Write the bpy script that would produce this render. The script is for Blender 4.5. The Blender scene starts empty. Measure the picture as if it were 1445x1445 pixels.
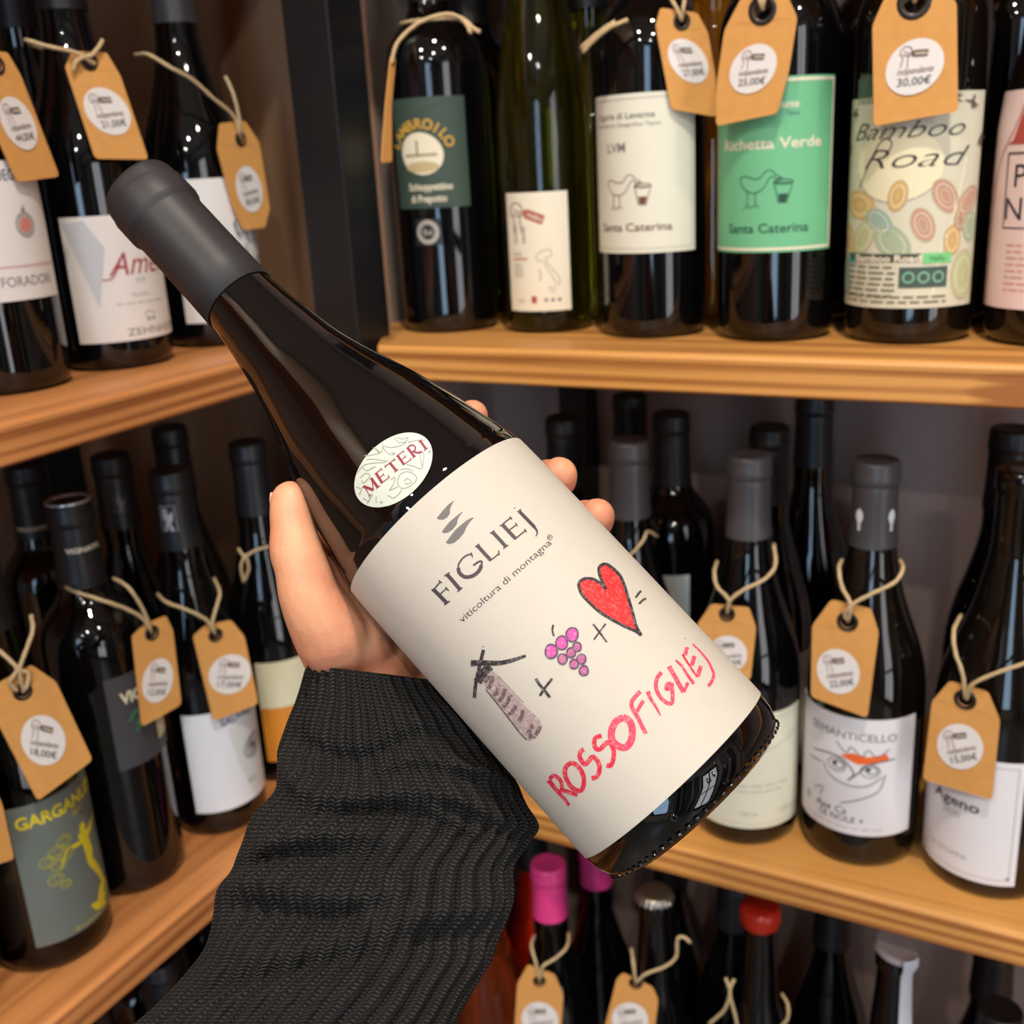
import bpy, bmesh, math, random
import numpy as np
from mathutils import Vector, Matrix, noise
random.seed(7)
SC = bpy.context.scene
COL = SC.collection
PI = math.pi
# ------------------------------------------------------------------ camera
IMG = 1445.0
FPX = 1512.4
ZC = 1.35                                   # camera height above the floor
YAW, PITCH, ROLL = -0.5043, 0.3093, 0.0567
def cam_axes():
    cy, sy, cp, sp = math.cos(YAW), math.sin(YAW), math.cos(PITCH), math.sin(PITCH)
    f = Vector((sy*cp, cy*cp, -sp)); r = Vector((cy, -sy, 0)); d = f.cross(r)
    cr, sr = math.cos(ROLL), math.sin(ROLL)
    return r*cr + d*sr, r*(-sr) + d*cr, f
RX, DX, FX = cam_axes()
CAM = Vector((0, 0, ZC))
cd = bpy.data.cameras.new('camera'); cam = bpy.data.objects.new('camera', cd); COL.objects.link(cam)
cd.sensor_width = 36; cd.lens = 36*FPX/IMG; cd.clip_start = 0.02
cd.dof.use_dof = True; cd.dof.focus_distance = 0.362; cd.dof.aperture_fstop = 14
m = Matrix((RX, -DX, -FX)).transposed().to_4x4(); m.translation = CAM
cam.matrix_world = m
SC.camera = cam
# ------------------------------------------------------------------ world, exposure
w = bpy.data.worlds.new('world'); SC.world = w; w.use_nodes = True
w.node_tree.nodes['Background'].inputs[0].default_value = (0.9, 0.95, 1.0, 1)
w.node_tree.nodes['Background'].inputs[1].default_value = 0.25
SC.view_settings.view_transform = 'Standard'; SC.view_settings.look = 'None'
SC.view_settings.gamma = 1; SC.view_settings.use_curve_mapping = False
SC.view_settings.exposure = -0.16
SC.cycles.use_denoising = True
SC.cycles.max_bounces = 8; SC.cycles.sample_clamp_indirect = 4
SC.cycles.caustics_reflective = False; SC.cycles.caustics_refractive = False
# ceiling spots: (x, y, watts); the lamp bodies are built with the room
SPOTS = [(0.14, -0.02, 21), (-0.95, 0.0, 6), (1.15, -0.15, 9), (-0.45, -1.15, 19), (0.75, -1.2, 17),
         (-0.35, -2.3, 17), (0.9, -2.3, 15)]
CEIL = 2.72
for i, (x, y, p) in enumerate(SPOTS):
    ld = bpy.data.lights.new('ceiling_spot_light', 'AREA'); ld.shape = 'DISK'; ld.size = 0.09; ld.energy = p
    ld.color = (1.0, 0.91, 0.79)
    lo = bpy.data.objects.new('ceiling_spot_light', ld); COL.objects.link(lo); lo.location = (x, y, CEIL-0.035)
ld = bpy.data.lights.new('window_daylight', 'AREA'); ld.shape = 'RECTANGLE'; ld.size = 0.8; ld.size_y = 1.8
ld.energy = 31; ld.color = (0.50, 0.73, 1.0)
lo = bpy.data.objects.new('window_daylight', ld); COL.objects.link(lo)
lo.location = (0.75, -3.22, 1.45); lo.rotation_euler = (PI/2, 0, 0)   # shines into the shop
ld = bpy.data.lights.new('added_door_fill', 'AREA'); ld.shape = 'RECTANGLE'; ld.size = 2.0; ld.size_y = 0.8
ld.energy = 27; ld.color = (0.94, 0.95, 1.0)
lo = bpy.data.objects.new('added_door_fill', ld); COL.objects.link(lo)
lo.location = (2.12, -0.9, 1.15); lo.rotation_euler = (0, PI/2, 0)   # fill light from an unseen glazed door, added for streak reflections
# ------------------------------------------------------------------ pixel -> world helpers
def ray(x, y):
    return RX*((x-722.5)/FPX) + DX*((y-722.5)/FPX) + FX
def W(x, y, depth):
    return CAM + ray(x, y)*depth
def on_z(x, y, z):
    r = ray(x, y); return CAM + r*((z-ZC)/r.z)
def on_y(x, y, Y):
    r = ray(x, y); return CAM + r*(Y/r.y)
def on_plane(x, y, p, n):
    r = ray(x, y); return CAM + r*((p-CAM).dot(n)/r.dot(n))
# ------------------------------------------------------------------ materials
def lin(c):
    return tuple((v/255/12.92) if v/255 <= 0.04045 else ((v/255+0.055)/1.055)**2.4 for v in c)
MC = {}
def mat(name, rgb, rough=0.6, metal=0.0, spec=0.5, **kw):
    key = (name, rgb, rough, metal, spec, tuple(sorted(kw.items())))
    if key in MC: return MC[key]
    mt = bpy.data.materials.new(name); mt.use_nodes = True
    nt = mt.node_tree; b = nt.nodes['Principled BSDF']
    c = (*lin(rgb), 1)
    b.inputs['Roughness'].default_value = rough; b.inputs['Metallic'].default_value = metal
    b.inputs['Specular IOR Level'].default_value = spec
    for k in ('coat', 'trans', 'sheen', 'sss'):
        if k in kw:
            b.inputs[{'coat': 'Coat Weight', 'trans': 'Transmission Weight', 'sheen': 'Sheen Weight', 'sss': 'Subsurface Weight'}[k]].default_value = kw[k]
    if 'ior' in kw: b.inputs['IOR'].default_value = kw['ior']
    var = kw.get('var', 0.08); sc = kw.get('scale', 60.0)
    tc = nt.nodes.new('ShaderNodeTexCoord')
    no = nt.nodes.new('ShaderNodeTexNoise'); no.inputs['Scale'].default_value = sc; no.inputs['Detail'].default_value = 4
    nt.links.new(tc.outputs['Object'], no.inputs['Vector'])
    mx = nt.nodes.new('ShaderNodeMix'); mx.data_type = 'RGBA'
    mx.inputs[6].default_value = tuple(v*(1-var) for v in c[:3]) + (1,)
    mx.inputs[7].default_value = tuple(min(1, v*(1+var)) for v in c[:3]) + (1,)
    nt.links.new(no.outputs['Fac'], mx.inputs[0]); nt.links.new(mx.outputs[2], b.inputs['Base Color'])
    if 'bump' in kw:
        bp = nt.nodes.new('ShaderNodeBump'); bp.inputs['Strength'].default_value = kw['bump']
        bp.inputs['Distance'].default_value = kw.get('bdist', 0.0004)
        n2 = nt.nodes.new('ShaderNodeTexNoise'); n2.inputs['Scale'].default_value = kw.get('bscale', 900); n2.inputs['Detail'].default_value = 3
        nt.links.new(tc.outputs['Object'], n2.inputs['Vector'])
        nt.links.new(n2.outputs['Fac'], bp.inputs['Height']); nt.links.new(bp.outputs['Normal'], b.inputs['Normal'])
    MC[key] = mt
    return mt
def math_node(nt, op, a, b=None, clamp=False):
    n = nt.nodes.new('ShaderNodeMath'); n.operation = op; n.use_clamp = clamp
    for i, v in enumerate((a, b)):
        if v is None: continue
        if isinstance(v, (int, float)): n.inputs[i].default_value = v
        else: nt.links.new(v, n.inputs[i])
    return n.outputs[0]
def wood(name, light, dark, axis):
    mt = bpy.data.materials.new(name); mt.use_nodes = True
    nt = mt.node_tree; b = nt.nodes['Principled BSDF']
    tc = nt.nodes.new('ShaderNodeTexCoord'); mp = nt.nodes.new('ShaderNodeMapping')
    s = [95.0, 95.0, 95.0]; s[axis] = 2.2; mp.inputs['Scale'].default_value = s
    nt.links.new(tc.outputs['Object'], mp.inputs['Vector'])
    n1 = nt.nodes.new('ShaderNodeTexNoise'); n1.inputs['Scale'].default_value = 1.6; n1.inputs['Detail'].default_value = 7; n1.inputs['Distortion'].default_value = 0.5
    nt.links.new(mp.outputs[0], n1.inputs['Vector'])
    mp2 = nt.nodes.new('ShaderNodeMapping'); s = [34.0, 34.0, 34.0]; s[axis] = 1.2; mp2.inputs['Scale'].default_value = s
    nt.links.new(tc.outputs['Object'], mp2.inputs['Vector'])
    wv = nt.nodes.new('ShaderNodeTexWave'); wv.bands_direction = 'Z'; wv.inputs['Scale'].default_value = 0.9
    wv.inputs['Distortion'].default_value = 7; wv.inputs['Detail'].default_value = 2; wv.inputs['Detail Scale'].default_value = 0.7
    nt.links.new(mp2.outputs[0], wv.inputs['Vector'])
    f = math_node(nt, 'ADD', math_node(nt, 'MULTIPLY', n1.outputs['Fac'], 0.65), math_node(nt, 'MULTIPLY', wv.outputs['Fac'], 0.35))
    vo = nt.nodes.new('ShaderNodeTexVoronoi'); vo.inputs['Scale'].default_value = 5.5
    mp3 = nt.nodes.new('ShaderNodeMapping'); s = [1.6, 1.6, 1.6]; s[axis] = 0.8; mp3.inputs['Scale'].default_value = s
    nt.links.new(tc.outputs['Object'], mp3.inputs['Vector']); nt.links.new(mp3.outputs[0], vo.inputs['Vector'])
    kn = math_node(nt, 'MULTIPLY', math_node(nt, 'SUBTRACT', 0.13, vo.outputs['Distance'], True), 5.0)
    f2 = math_node(nt, 'SUBTRACT', f, kn, True)
    cr = nt.nodes.new('ShaderNodeValToRGB')
    cr.color_ramp.elements[0].position = 0.30; cr.color_ramp.elements[0].color = (*lin(dark), 1)
    cr.color_ramp.elements[1].position = 0.62; cr.color_ramp.elements[1].color = (*lin(light), 1)
    nt.links.new(f2, cr.inputs[0]); nt.links.new(cr.outputs[0], b.inputs['Base Color'])
    b.inputs['Roughness'].default_value = 0.42
    bp = nt.nodes.new('ShaderNodeBump'); bp.inputs['Strength'].default_value = 0.25; bp.inputs['Distance'].default_value = 0.0006
    nt.links.new(n1.outputs['Fac'], bp.inputs['Height']); nt.links.new(bp.outputs['Normal'], b.inputs['Normal'])
    return mt
def crayon(name, rgb, paper=(226, 220, 208), amount=0.5, scale=900):
    key = ('crayon', rgb, amount)
    if key in MC: return MC[key]
    mt = bpy.data.materials.new(name); mt.use_nodes = True; nt = mt.node_tree; b = nt.nodes['Principled BSDF']
    tc = nt.nodes.new('ShaderNodeTexCoord'); no = nt.nodes.new('ShaderNodeTexNoise')
    no.inputs['Scale'].default_value = scale; no.inputs['Detail'].default_value = 5; no.inputs['Roughness'].default_value = 0.7
    nt.links.new(tc.outputs['Object'], no.inputs['Vector'])
    cr = nt.nodes.new('ShaderNodeValToRGB')
    e = cr.color_ramp.elements
    e[0].position = 0.50; e[0].color = (*lin(rgb), 1)
    e[1].position = 0.50 + 0.16; e[1].color = tuple(a*(1-amount) + p*amount for a, p in zip(lin(rgb), lin(paper))) + (1,)
    nt.links.new(no.outputs['Fac'], cr.inputs[0]); nt.links.new(cr.outputs[0], b.inputs['Base Color'])
    b.inputs['Roughness'].default_value = 0.7
    MC[key] = mt; return mt
WOOD_R = wood('varnished_pine_right', (218, 156, 84), (164, 102, 48), 0)
WOOD_L = wood('varnished_pine_left', (212, 142, 84), (156, 94, 50), 1)
GLASS_K = mat('near_black_glass', (7, 7, 8), 0.03, spec=0.6, var=0.02)
GLASS_BR = mat('dark_brown_glass', (16, 11, 7), 0.03, spec=0.6, var=0.02)
GLASS_OL = mat('olive_green_glass', (160, 152, 20), 0.02, trans=0.985, ior=1.45, var=0.02)
GLASS_GR = mat('green_glass', (58, 76, 20), 0.02, trans=1.0, ior=1.45, var=0.02)
GLASS_AM = mat('amber_wine_glass', (240, 150, 20), 0.02, trans=0.7, ior=1.4, var=0.02)
GLASS_RO = mat('rose_wine_glass', (240, 110, 60), 0.02, trans=0.9, ior=1.4, var=0.02)
GLASS_RD = mat('red_drink_glass', (250, 46, 20), 0.02, trans=0.5, ior=1.4, var=0.02)
CAP_K = mat('black_capsule_foil', (27, 27, 30), 0.42, var=0.06)
CAP_G = mat('grey_capsule_foil', (72, 70, 73), 0.40, var=0.05)
CAP_DG = mat('charcoal_capsule_foil', (64, 62, 65), 0.45, var=0.05)
CAP_P = mat('pink_capsule_foil', (232, 66, 140), 0.35, var=0.05)
CAP_RED = mat('red_wax', (196, 44, 26), 0.3, var=0.05)
STEEL = mat('crown_cap_metal', (176, 166, 150), 0.28, metal=0.9)
KRAFT = mat('kraft_card', (216, 156, 86), 0.75, spec=0.3, var=0.10, scale=130, bump=0.2, bdist=0.0002)
TWINE = mat('jute_twine', (206, 180, 138), 0.9, spec=0.2, var=0.25, scale=700, bump=0.7, bdist=0.0006, bscale=1500)
WHITE = mat('white_sticker_paper', (232, 226, 222), 0.5, var=0.02)
EYE = mat('dark_bronze_eyelet', (44, 38, 34), 0.35, metal=0.4)
BLACKM = mat('black_powder_coated_steel', (21, 21, 23), 0.38, var=0.08)
# ------------------------------------------------------------------ object helpers
def link(o, parent=None):
    COL.objects.link(o)
    if parent is not None: o.parent = parent
    return o
def tag(o, label=None, cat=None, group=None, kind=None):
    if label: o['label'] = label
    if cat: o['category'] = cat
    if group: o['group'] = group
    if kind: o['kind'] = kind
    return o
def empty(name, loc, rz=0.0):
    o = bpy.data.objects.new(name, None); COL.objects.link(o); o.location = loc; o.rotation_euler = (0, 0, rz)
    o.empty_display_size = 0.02
    return o
def smooth(me, angle=None):
    for p in me.polygons: p.use_smooth = True
    if angle is not None:
        me.set_sharp_from_angle(angle=math.radians(angle))
def mesh_obj(name, verts, faces, material, parent=None, sm=False, angle=None):
    me = bpy.data.meshes.new(name); me.from_pydata([tuple(v) for v in verts], [], faces); me.update()
    if material: me.materials.append(material)
    if sm: smooth(me, angle)
    return link(bpy.data.objects.new(name, me), parent)
def bm_obj(name, bm, material, parent=None, sm=False, angle=None):
    me = bpy.data.meshes.new(name); bm.normal_update(); bm.to_mesh(me); bm.free()
    if material: me.materials.append(material)
    if sm: smooth(me, angle)
    return link(bpy.data.objects.new(name, me), parent)
def box_bm(bm, x0, x1, y0, y1, z0, z1):
    r = bmesh.ops.create_cube(bm, size=1, matrix=Matrix.Translation(((x0+x1)/2, (y0+y1)/2, (z0+z1)/2)) @ Matrix.Diagonal((x1-x0, y1-y0, z1-z0, 1)))
    return r['verts']
def box(name, x0, x1, y0, y1, z0, z1, material, parent=None, bevel=0.0):
    bm = bmesh.new(); box_bm(bm, x0, x1, y0, y1, z0, z1)
    if bevel: bmesh.ops.bevel(bm, geom=bm.edges[:], offset=bevel, segments=2, affect='EDGES', profile=0.6)
    return bm_obj(name, bm, material, parent)
def catmull(pts, n):
    out = []; P = [Vector(p) for p in pts]
    P = [P[0]*2-P[1]] + P + [P[-1]*2-P[-2]]
    for i in range(1, len(P)-2):
        for k in range(n):
            t = k/n; a, b, c, d = P[i-1], P[i], P[i+1], P[i+2]
            out.append(0.5*((2*b) + (c-a)*t + (2*a-5*b+4*c-d)*t*t + (-a+3*b-3*c+d)*t*t*t))
    out.append(P[-2]); return out
def lathe(prof, seg=64, closed_bottom=True, closed_top=True):
    V = []; F = []
    for z, r in prof:
        for k in range(seg):
            a = 2*PI*k/seg; V.append((r*math.sin(a), -r*math.cos(a), z))
    n = len(prof)
    for i in range(n-1):
        for k in range(seg):
            k2 = (k+1) % seg
            F.append((i*seg+k, i*seg+k2, (i+1)*seg+k2, (i+1)*seg+k))
    if closed_bottom: F.append(tuple(range(seg-1, -1, -1)))
    if closed_top: F.append(tuple((n-1)*seg+k for k in range(seg)))
    return V, F
def tube(name, pts, rad, material, parent=None, seg=7, closed=False, sub=5):
    P = catmull(pts, sub) if len(pts) > 2 else [Vector(p) for p in pts]
    V = []; F = []; n = len(P); prev = None
    for i, p in enumerate(P):
        t = (P[min(i+1, n-1)]-P[max(i-1, 0)]).normalized()
        if prev is None:
            prev = t.cross(Vector((0.3, 0.2, 1))).normalized()
        a = (prev - t*prev.dot(t)).normalized(); b = t.cross(a); prev = a
        rr = rad[i*len(rad)//n] if isinstance(rad, (list, tuple)) else rad
        for k in range(seg):
            q = 2*PI*k/seg; V.append(p + (a*math.cos(q)+b*math.sin(q))*rr*(1+0.12*math.sin(i*1.9+k*2)))
    for i in range(n-1):
        for k in range(seg):
            k2 = (k+1) % seg; F.append((i*seg+k, i*seg+k2, (i+1)*seg+k2, (i+1)*seg+k))
    F.append(tuple(range(seg-1, -1, -1))); F.append(tuple((n-1)*seg+k for k in range(seg)))
    return V, F
def join(parts):
    V = []; F = []
    for v, f in parts:
        o = len(V); V += list(v); F += [tuple(i+o for i in q) for q in f]
    return V, F
# ------------------------------------------------------------------ printing on labels (flat shapes wrapped on a surface)
TXT = {}
def text_mesh(s, bold=0.0):
    k = (s, bold)
    if k not in TXT:
        cu = bpy.data.curves.new('t', 'FONT'); cu.body = s; cu.resolution_u = 3; cu.size = 1; cu.offset = bold
        cu.fill_mode = 'FRONT' if hasattr(cu, 'fill_mode') else cu.fill_mode
        o = bpy.data.objects.new('t', cu); me = o.to_mesh()
        v = [(p.co.x, p.co.y) for p in me.vertices]; f = [tuple(p.vertices) for p in me.polygons]
        o.to_mesh_clear(); bpy.data.objects.remove(o); bpy.data.curves.remove(cu)
        if v:
            x0 = min(a[0] for a in v); x1 = max(a[0] for a in v)
            v = [(a[0]-x0, a[1]) for a in v]; TXT[k] = (v, f, x1-x0)
        else: TXT[k] = ([], [], 0)
    return TXT[k]
class Print:
    """collects flat coloured shapes in a label's own x (right) / y (up) metres; fn maps x, y, offset to 3D"""
    def __init__(s, fn, step=None, W=1.0, H=1.0):
        s.fn = fn; s.step = step; s.layers = {}; s.W = W; s.H = H; s.depth = 1
    def _add(s, m, v, f, nm):
        k = (m.name, nm)
        L = s.layers.setdefault(k, [m, nm, [], [], s.depth]); o = len(L[2])
        L[2] += v; L[3] += [tuple(i+o for i in q) for q in f]
    def next(s): s.depth += 1
    def xy(s, fx, fy): return (fx-0.5)*s.W, (1-fy)*s.H
    def text(s, t, fx, fy, size, m, shear=0.0, rot=0.0, align=0.5, bold=0.0, sx=1.0, width=None, nm='lettering'):
        v, f, wd = text_mesh(t, bold)
        if width: sx = width*s.W/(wd*size*s.H)
        sz = size*s.H; cx, cy = s.xy(fx, fy); c, sn = math.cos(rot), math.sin(rot); out = []
        for x, y in v:
            x = (x-wd*align)*sx + y*shear; y = y-0.35
            out.append((cx+sz*(x*c-y*sn), cy+sz*(x*sn+y*c)))
        s._add(m, out, f, nm)
    def arc_text(s, t, fx, fy, rad, a0, a1, size, m, nm='lettering'):
        n = len(t); cx, cy = s.xy(fx, fy)
        for i, ch in enumerate(t):
            a = math.radians(a0+(a1-a0)*i/(max(1, n-1)))
            px, py = cx+rad*s.H*math.cos(a), cy+rad*s.H*math.sin(a)
            s.text(ch, px/s.W+0.5, 1-py/s.H, size, m, rot=a-PI/2, nm=nm, bold=0.02)
    def poly(s, pts, m, nm='drawing', frac=True):
        P = [s.xy(*p) for p in pts] if frac else list(pts)
        from mathutils.geometry import tessellate_polygon
        tr = tessellate_polygon([[Vector((x, y, 0)) for x, y in P]])
        s._add(m, P, [tuple(t) for t in tr], nm)
    def line(s, pts, wd, m, nm='drawing', frac=True, sub=4, taper=None):
        P = [s.xy(*p) for p in pts] if frac else list(pts)
        P = [Vector((x, y, 0)) for x, y in P]
        if len(P) > 2 and sub > 1: P = catmull(P, sub)
        V = []; F = []; n = len(P)
        for i, p in enumerate(P):
            t = (P[min(i+1, n-1)]-P[max(i-1, 0)])
            t = t.normalized() if t.length > 1e-9 else Vector((1, 0, 0))
            q = Vector((-t.y, t.x, 0))
            w_ = wd if taper is None else wd*(taper[0]+(taper[1]-taper[0])*i/(n-1))
            V += [((p+q*w_/2).x, (p+q*w_/2).y), ((p-q*w_/2).x, (p-q*w_/2).y)]
        for i in range(n-1): F.append((2*i, 2*i+1, 2*i+3, 2*i+2))
        s._add(m, V, F, nm)
    def ell(s, fx, fy, rx, ry, m, rot=0, nm='drawing', ring=None, n=28, a0=0, a1=360):
        cx, cy = s.xy(fx, fy); c, sn = math.cos(rot), math.sin(rot)
        rx *= s.H; ry *= s.H
        pts = []
        for i in range(n+1):
            a = math.radians(a0+(a1-a0)*i/n); x, y = rx*math.cos(a), ry*math.sin(a)
            pts.append((cx+x*c-y*sn, cy+x*sn+y*c))
        if ring: s.line(pts, ring*s.H, m, nm, frac=False, sub=1)
        else:
            pts = pts[:-1]; s._add(m, pts, [tuple(range(len(pts)))], nm)
    def rect(s, x0, y0, x1, y1, m, nm='drawing'):
        s.poly([(x0, y0), (x1, y0), (x1, y1), (x0, y1)], m, nm)
    def build(s, parent):
        for (mk, nm), (m, _, V, F, dp) in s.layers.items():
            bm = bmesh.new(); vs = [bm.verts.new((x, y, 0)) for x, y in V]
            for f in F:
                if len(set(f)) > 2:
                    try: bm.faces.new([vs[i] for i in f])
                    except ValueError: pass
            if s.step and V:
                lo = min(v[0] for v in V); hi = max(v[0] for v in V)
                k = math.ceil(lo/s.step)
                while k*s.step < hi:
                    bmesh.ops.bisect_plane(bm, geom=bm.verts[:]+bm.edges[:]+bm.faces[:], plane_co=(k*s.step, 0, 0), plane_no=(1, 0, 0), dist=1e-7)
                    k += 1
            for v in bm.verts:
                v.co = s.fn(v.co.x, v.co.y, 0.00012*dp)
            bm_obj(nm, bm, m, parent)
# ------------------------------------------------------------------ bottles
def prof_bordeaux(R, H):
    k = H/0.30
    body = [(0, R*0.80), (0.0015, R*0.90), (0.004, R*0.965), (0.009, R*0.995), (0.016, R)]
    sh = [(0.188*k, R*1.0), (0.200*k, R*0.985), (0.212*k, R*0.90), (0.221*k, R*0.74), (0.229*k, R*0.56), (0.238*k, 0.0168), (0.250*k, 0.0152), (0.275*k, 0.0143), (H, 0.0140)]
    return body + [(v.x, v.y) for v in catmull([(a, b, 0) for a, b in sh], 4)]
def prof_burgundy(R, H):
    k = H/0.30
    body = [(0, R*0.80), (0.0015, R*0.90), (0.004, R*0.965), (0.009, R*0.995), (0.016, R)]
    sh = [(0.118*k, R), (0.135*k, R*0.985), (0.152*k, R*0.93), (0.170*k, R*0.81), (0.188*k, R*0.66), (0.206*k, R*0.53), (0.224*k, R*0.435), (0.242*k, 0.0158), (0.262*k, 0.0147), (H, 0.0140)]
    return body + [(v.x, v.y) for v in catmull([(a, b, 0) for a, b in sh], 4)]
def prof_slope(R, H):
    k = H/0.32
    body = [(0, R*0.80), (0.0015, R*0.90), (0.004, R*0.965), (0.009, R*0.995), (0.016, R)]
    sh = [(0.14*k, R), (0.16*k, R*0.97), (0.185*k, R*0.88), (0.21*k, R*0.75), (0.235*k, R*0.60), (0.26*k, R*0.48), (0.285*k, 0.0150), (H, 0.0140)]
    return body + [(v.x, v.y) for v in catmull([(a, b, 0) for a, b in sh], 4)]
def prof_crown(R, H):
    k = H/0.30
    body = [(0, R*0.80), (0.0015, R*0.90), (0.004, R*0.965), (0.009, R*0.995), (0.016, R)]
    sh = [(0.12*k, R), (0.15*k, R*0.94), (0.18*k, R*0.72), (0.21*k, R*0.50), (0.24*k, 0.0155), (0.285*k, 0.0130), (0.289*k, 0.0150), (H, 0.0135)]
    return body + [(v.x, v.y) for v in catmull([(a, b, 0) for a, b in sh], 4)]
PROFS = dict(bordeaux=prof_bordeaux, burgundy=prof_burgundy, slope=prof_slope, crown=prof_crown)
def prof_r(prof, z):
    for (a, ra), (b, rb) in zip(prof, prof[1:]):
        if a <= z <= b: return ra + (rb-ra)*(z-a)/max(1e-9, b-a)
    return prof[-1][1]
MESHC = {}
class Bottle: pass
def bottle(key, base, R, kind, H, glass, cap, label, cat='wine bottle', group=None, face=None, cap_len=0.06, name='wine_bottle'):
    """base: world Vector of the bottle's base centre"""
    b = Bottle(); b.R = R; b.H = H; b.prof = PROFS[kind](R, H); b.base = base
    b.rz = math.atan2(-base.x, base.y)             # local -y faces the customer
    if face is not None: b.rz = face
    b.root = empty(name, base, b.rz)
    tag(b.root, label, cat, group)
    k = ('g', kind, round(R, 4), H, glass.name)
    if k not in MESHC:
        v, f = lathe(b.prof, 56); me = bpy.data.meshes.new('glass_body'); me.from_pydata(v, [], f); me.materials.append(glass); smooth(me, 50); MESHC[k] = me
    link(bpy.data.objects.new('glass_body', MESHC[k]), b.root)
    if cap is not None:
        k = ('c', kind, round(R, 4), H, cap.name, cap_len)
        if k not in MESHC:
            z0 = H-cap_len; pr = [(z0, prof_r(b.prof, z0)+0.0002)]
            n = 8
            for i in range(n+1):
                z = z0+(cap_len-0.017)*i/n; pr.append((z, prof_r(b.prof, z)+0.0009))
            pr += [(H-0.0165, 0.0150), (H-0.0155, 0.0160), (H-0.010, 0.0162), (H-0.009, 0.0157), (H-0.002, 0.0157), (H+0.0002, 0.0150), (H+0.0009, 0.0135), (H+0.0004, 0.0120), (H+0.0004, 0.004)]
            v, f = lathe(pr, 40, closed_bottom=False); me = bpy.data.meshes.new('capsule'); me.from_pydata(v, [], f); me.materials.append(cap); smooth(me, 55); MESHC[k] = me
        b.cap = link(bpy.data.objects.new('capsule', MESHC[k]), b.root)
    return b
def surf_fn(b, z0, rot=0.0):
    def fn(x, y, off):
        z = z0+y; r = prof_r(b.prof, z)+off; a = x/b.R+rot
        return Vector((r*math.sin(a), -r*math.cos(a), z))
    return fn
def cyl_hit(b, x, y, R=None):
    """angle (world azimuth of surface point) and height where the pixel's ray meets the bottle's cylinder"""
    R = R or b.R; r = ray(x, y); o = CAM-b.base
    A = r.x*r.x+r.y*r.y; B = 2*(o.x*r.x+o.y*r.y); C = o.x*o.x+o.y*o.y-R*R
    D = max(B*B-4*A*C, 0); t = (-B-math.sqrt(D))/(2*A); p = o+r*t
    # local angle a with x=sin a, y=-cos a, before root rotation
    return math.atan2(p.x, -p.y), p.z
def front_label(b, xl, xr, ymid, top, bot, m, name='front_label', extra=(0, 0), content=None):
    """xl,xr: pixels of its left and right edge at row ymid (or (x,y) pairs); top/bot: pixel points on its upper / lower edge"""
    if not isinstance(xl, tuple): xl = (xl, ymid)
    if not isinstance(xr, tuple): xr = (xr, ymid)
    a0, _ = cyl_hit(b, *xl); a1, _ = cyl_hit(b, *xr)
    while a1 < a0: a1 += 2*PI
    a0 -= extra[0]; a1 += extra[1]
    _, zt = cyl_hit(b, *top); _, zb = cyl_hit(b, *bot)
    zt = min(zt, b.H-0.07)
    rot = (a0+a1)/2 - b.rz; Wd = (a1-a0)*b.R; Hh = zt-zb
    # world azimuth convention: root rotation rz turns local angle a to world angle a+rz
    fn = surf_fn(b, zb, rot)
    lab = sheet(fn, Wd, Hh, name, m, b.root)
    P = Print(fn, 0.003, Wd, Hh); P.depth = 5
    if content: content(P); P.build(lab)
    return lab
def sheet(fn, Wd, Hh, name, m, parent, th=0.0004, nx=None, ny=None, corner=0.0):
    nx = nx or max(6, int(Wd/0.003)); ny = ny or 6
    V = []; F = []
    for lay, off in enumerate((th, 0.00005)):
        for j in range(ny+1):
            for i in range(nx+1):
                x = -Wd/2+Wd*i/nx; y = Hh*j/ny
                V.append(fn(x, y, off))
    n1 = (nx+1)*(ny+1); q = lambda i, j, l=0: l*n1+j*(nx+1)+i
    for j in range(ny):
        for i in range(nx):
            F.append((q(i, j), q(i+1, j), q(i+1, j+1), q(i, j+1))); F.append((q(i, j+1, 1), q(i+1, j+1, 1), q(i+1, j, 1), q(i, j, 1)))
    for i in range(nx):
        F.append((q(i, 0, 1), q(i+1, 0, 1), q(i+1, 0), q(i, 0))); F.append((q(i, ny), q(i+1, ny), q(i+1, ny, 1), q(i, ny, 1)))
    for j in range(ny):
        F.append((q(0, j), q(0, j+1), q(0, j+1, 1), q(0, j, 1))); F.append((q(nx, j, 1), q(nx, j+1, 1), q(nx, j+1), q(nx, j)))
    return mesh_obj(name, V, F, m, parent, True, 40)
# ------------------------------------------------------------------ ROOM
SH_T = [1.6095, 1.228, 0.8465, 0.465, 0.0835]   # shelf tops
TH = 0.026; DR = 0.671; DL = 0.544; BACK = 0.955; LEFT = -0.86
plaster = mat('light_plaster', (196, 192, 186), 0.8, var=0.04, scale=8)
def structure(o): o['kind'] = 'structure'; return o
floor_m = mat('grey_stone_floor', (96, 92, 88), 0.35, var=0.15, scale=6)
structure(box('floor', -1.5, 2.2, -3.3, 1.1, -0.05, 0, floor_m))
structure(box('ceiling', -1.5, 2.2, -3.3, 1.1, CEIL, CEIL+0.05, plaster))
structure(box('wall_back', LEFT-0.05, 2.2, BACK, BACK+0.04, 0, CEIL, mat('taupe_back_panel', (150, 132, 126), 0.55, var=0.10, scale=5)))
structure(box('wall_left', LEFT-0.04, LEFT, -3.3, -0.95, 0, CEIL, mat('dark_grey_wall', (92, 90, 90), 0.6, var=0.05)))
structure(box('wall_left', LEFT-0.04, LEFT, -0.95, BACK, 0, CEIL, mat('brown_back_panel', (172, 136, 106), 0.55, var=0.12, scale=5)))
structure(box('wall_right', 2.15, 2.2, -3.3, BACK, 0, CEIL, plaster))
structure(box('wall_front', LEFT, -0.15, -3.3, -3.25, 0, CEIL, plaster))
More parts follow.
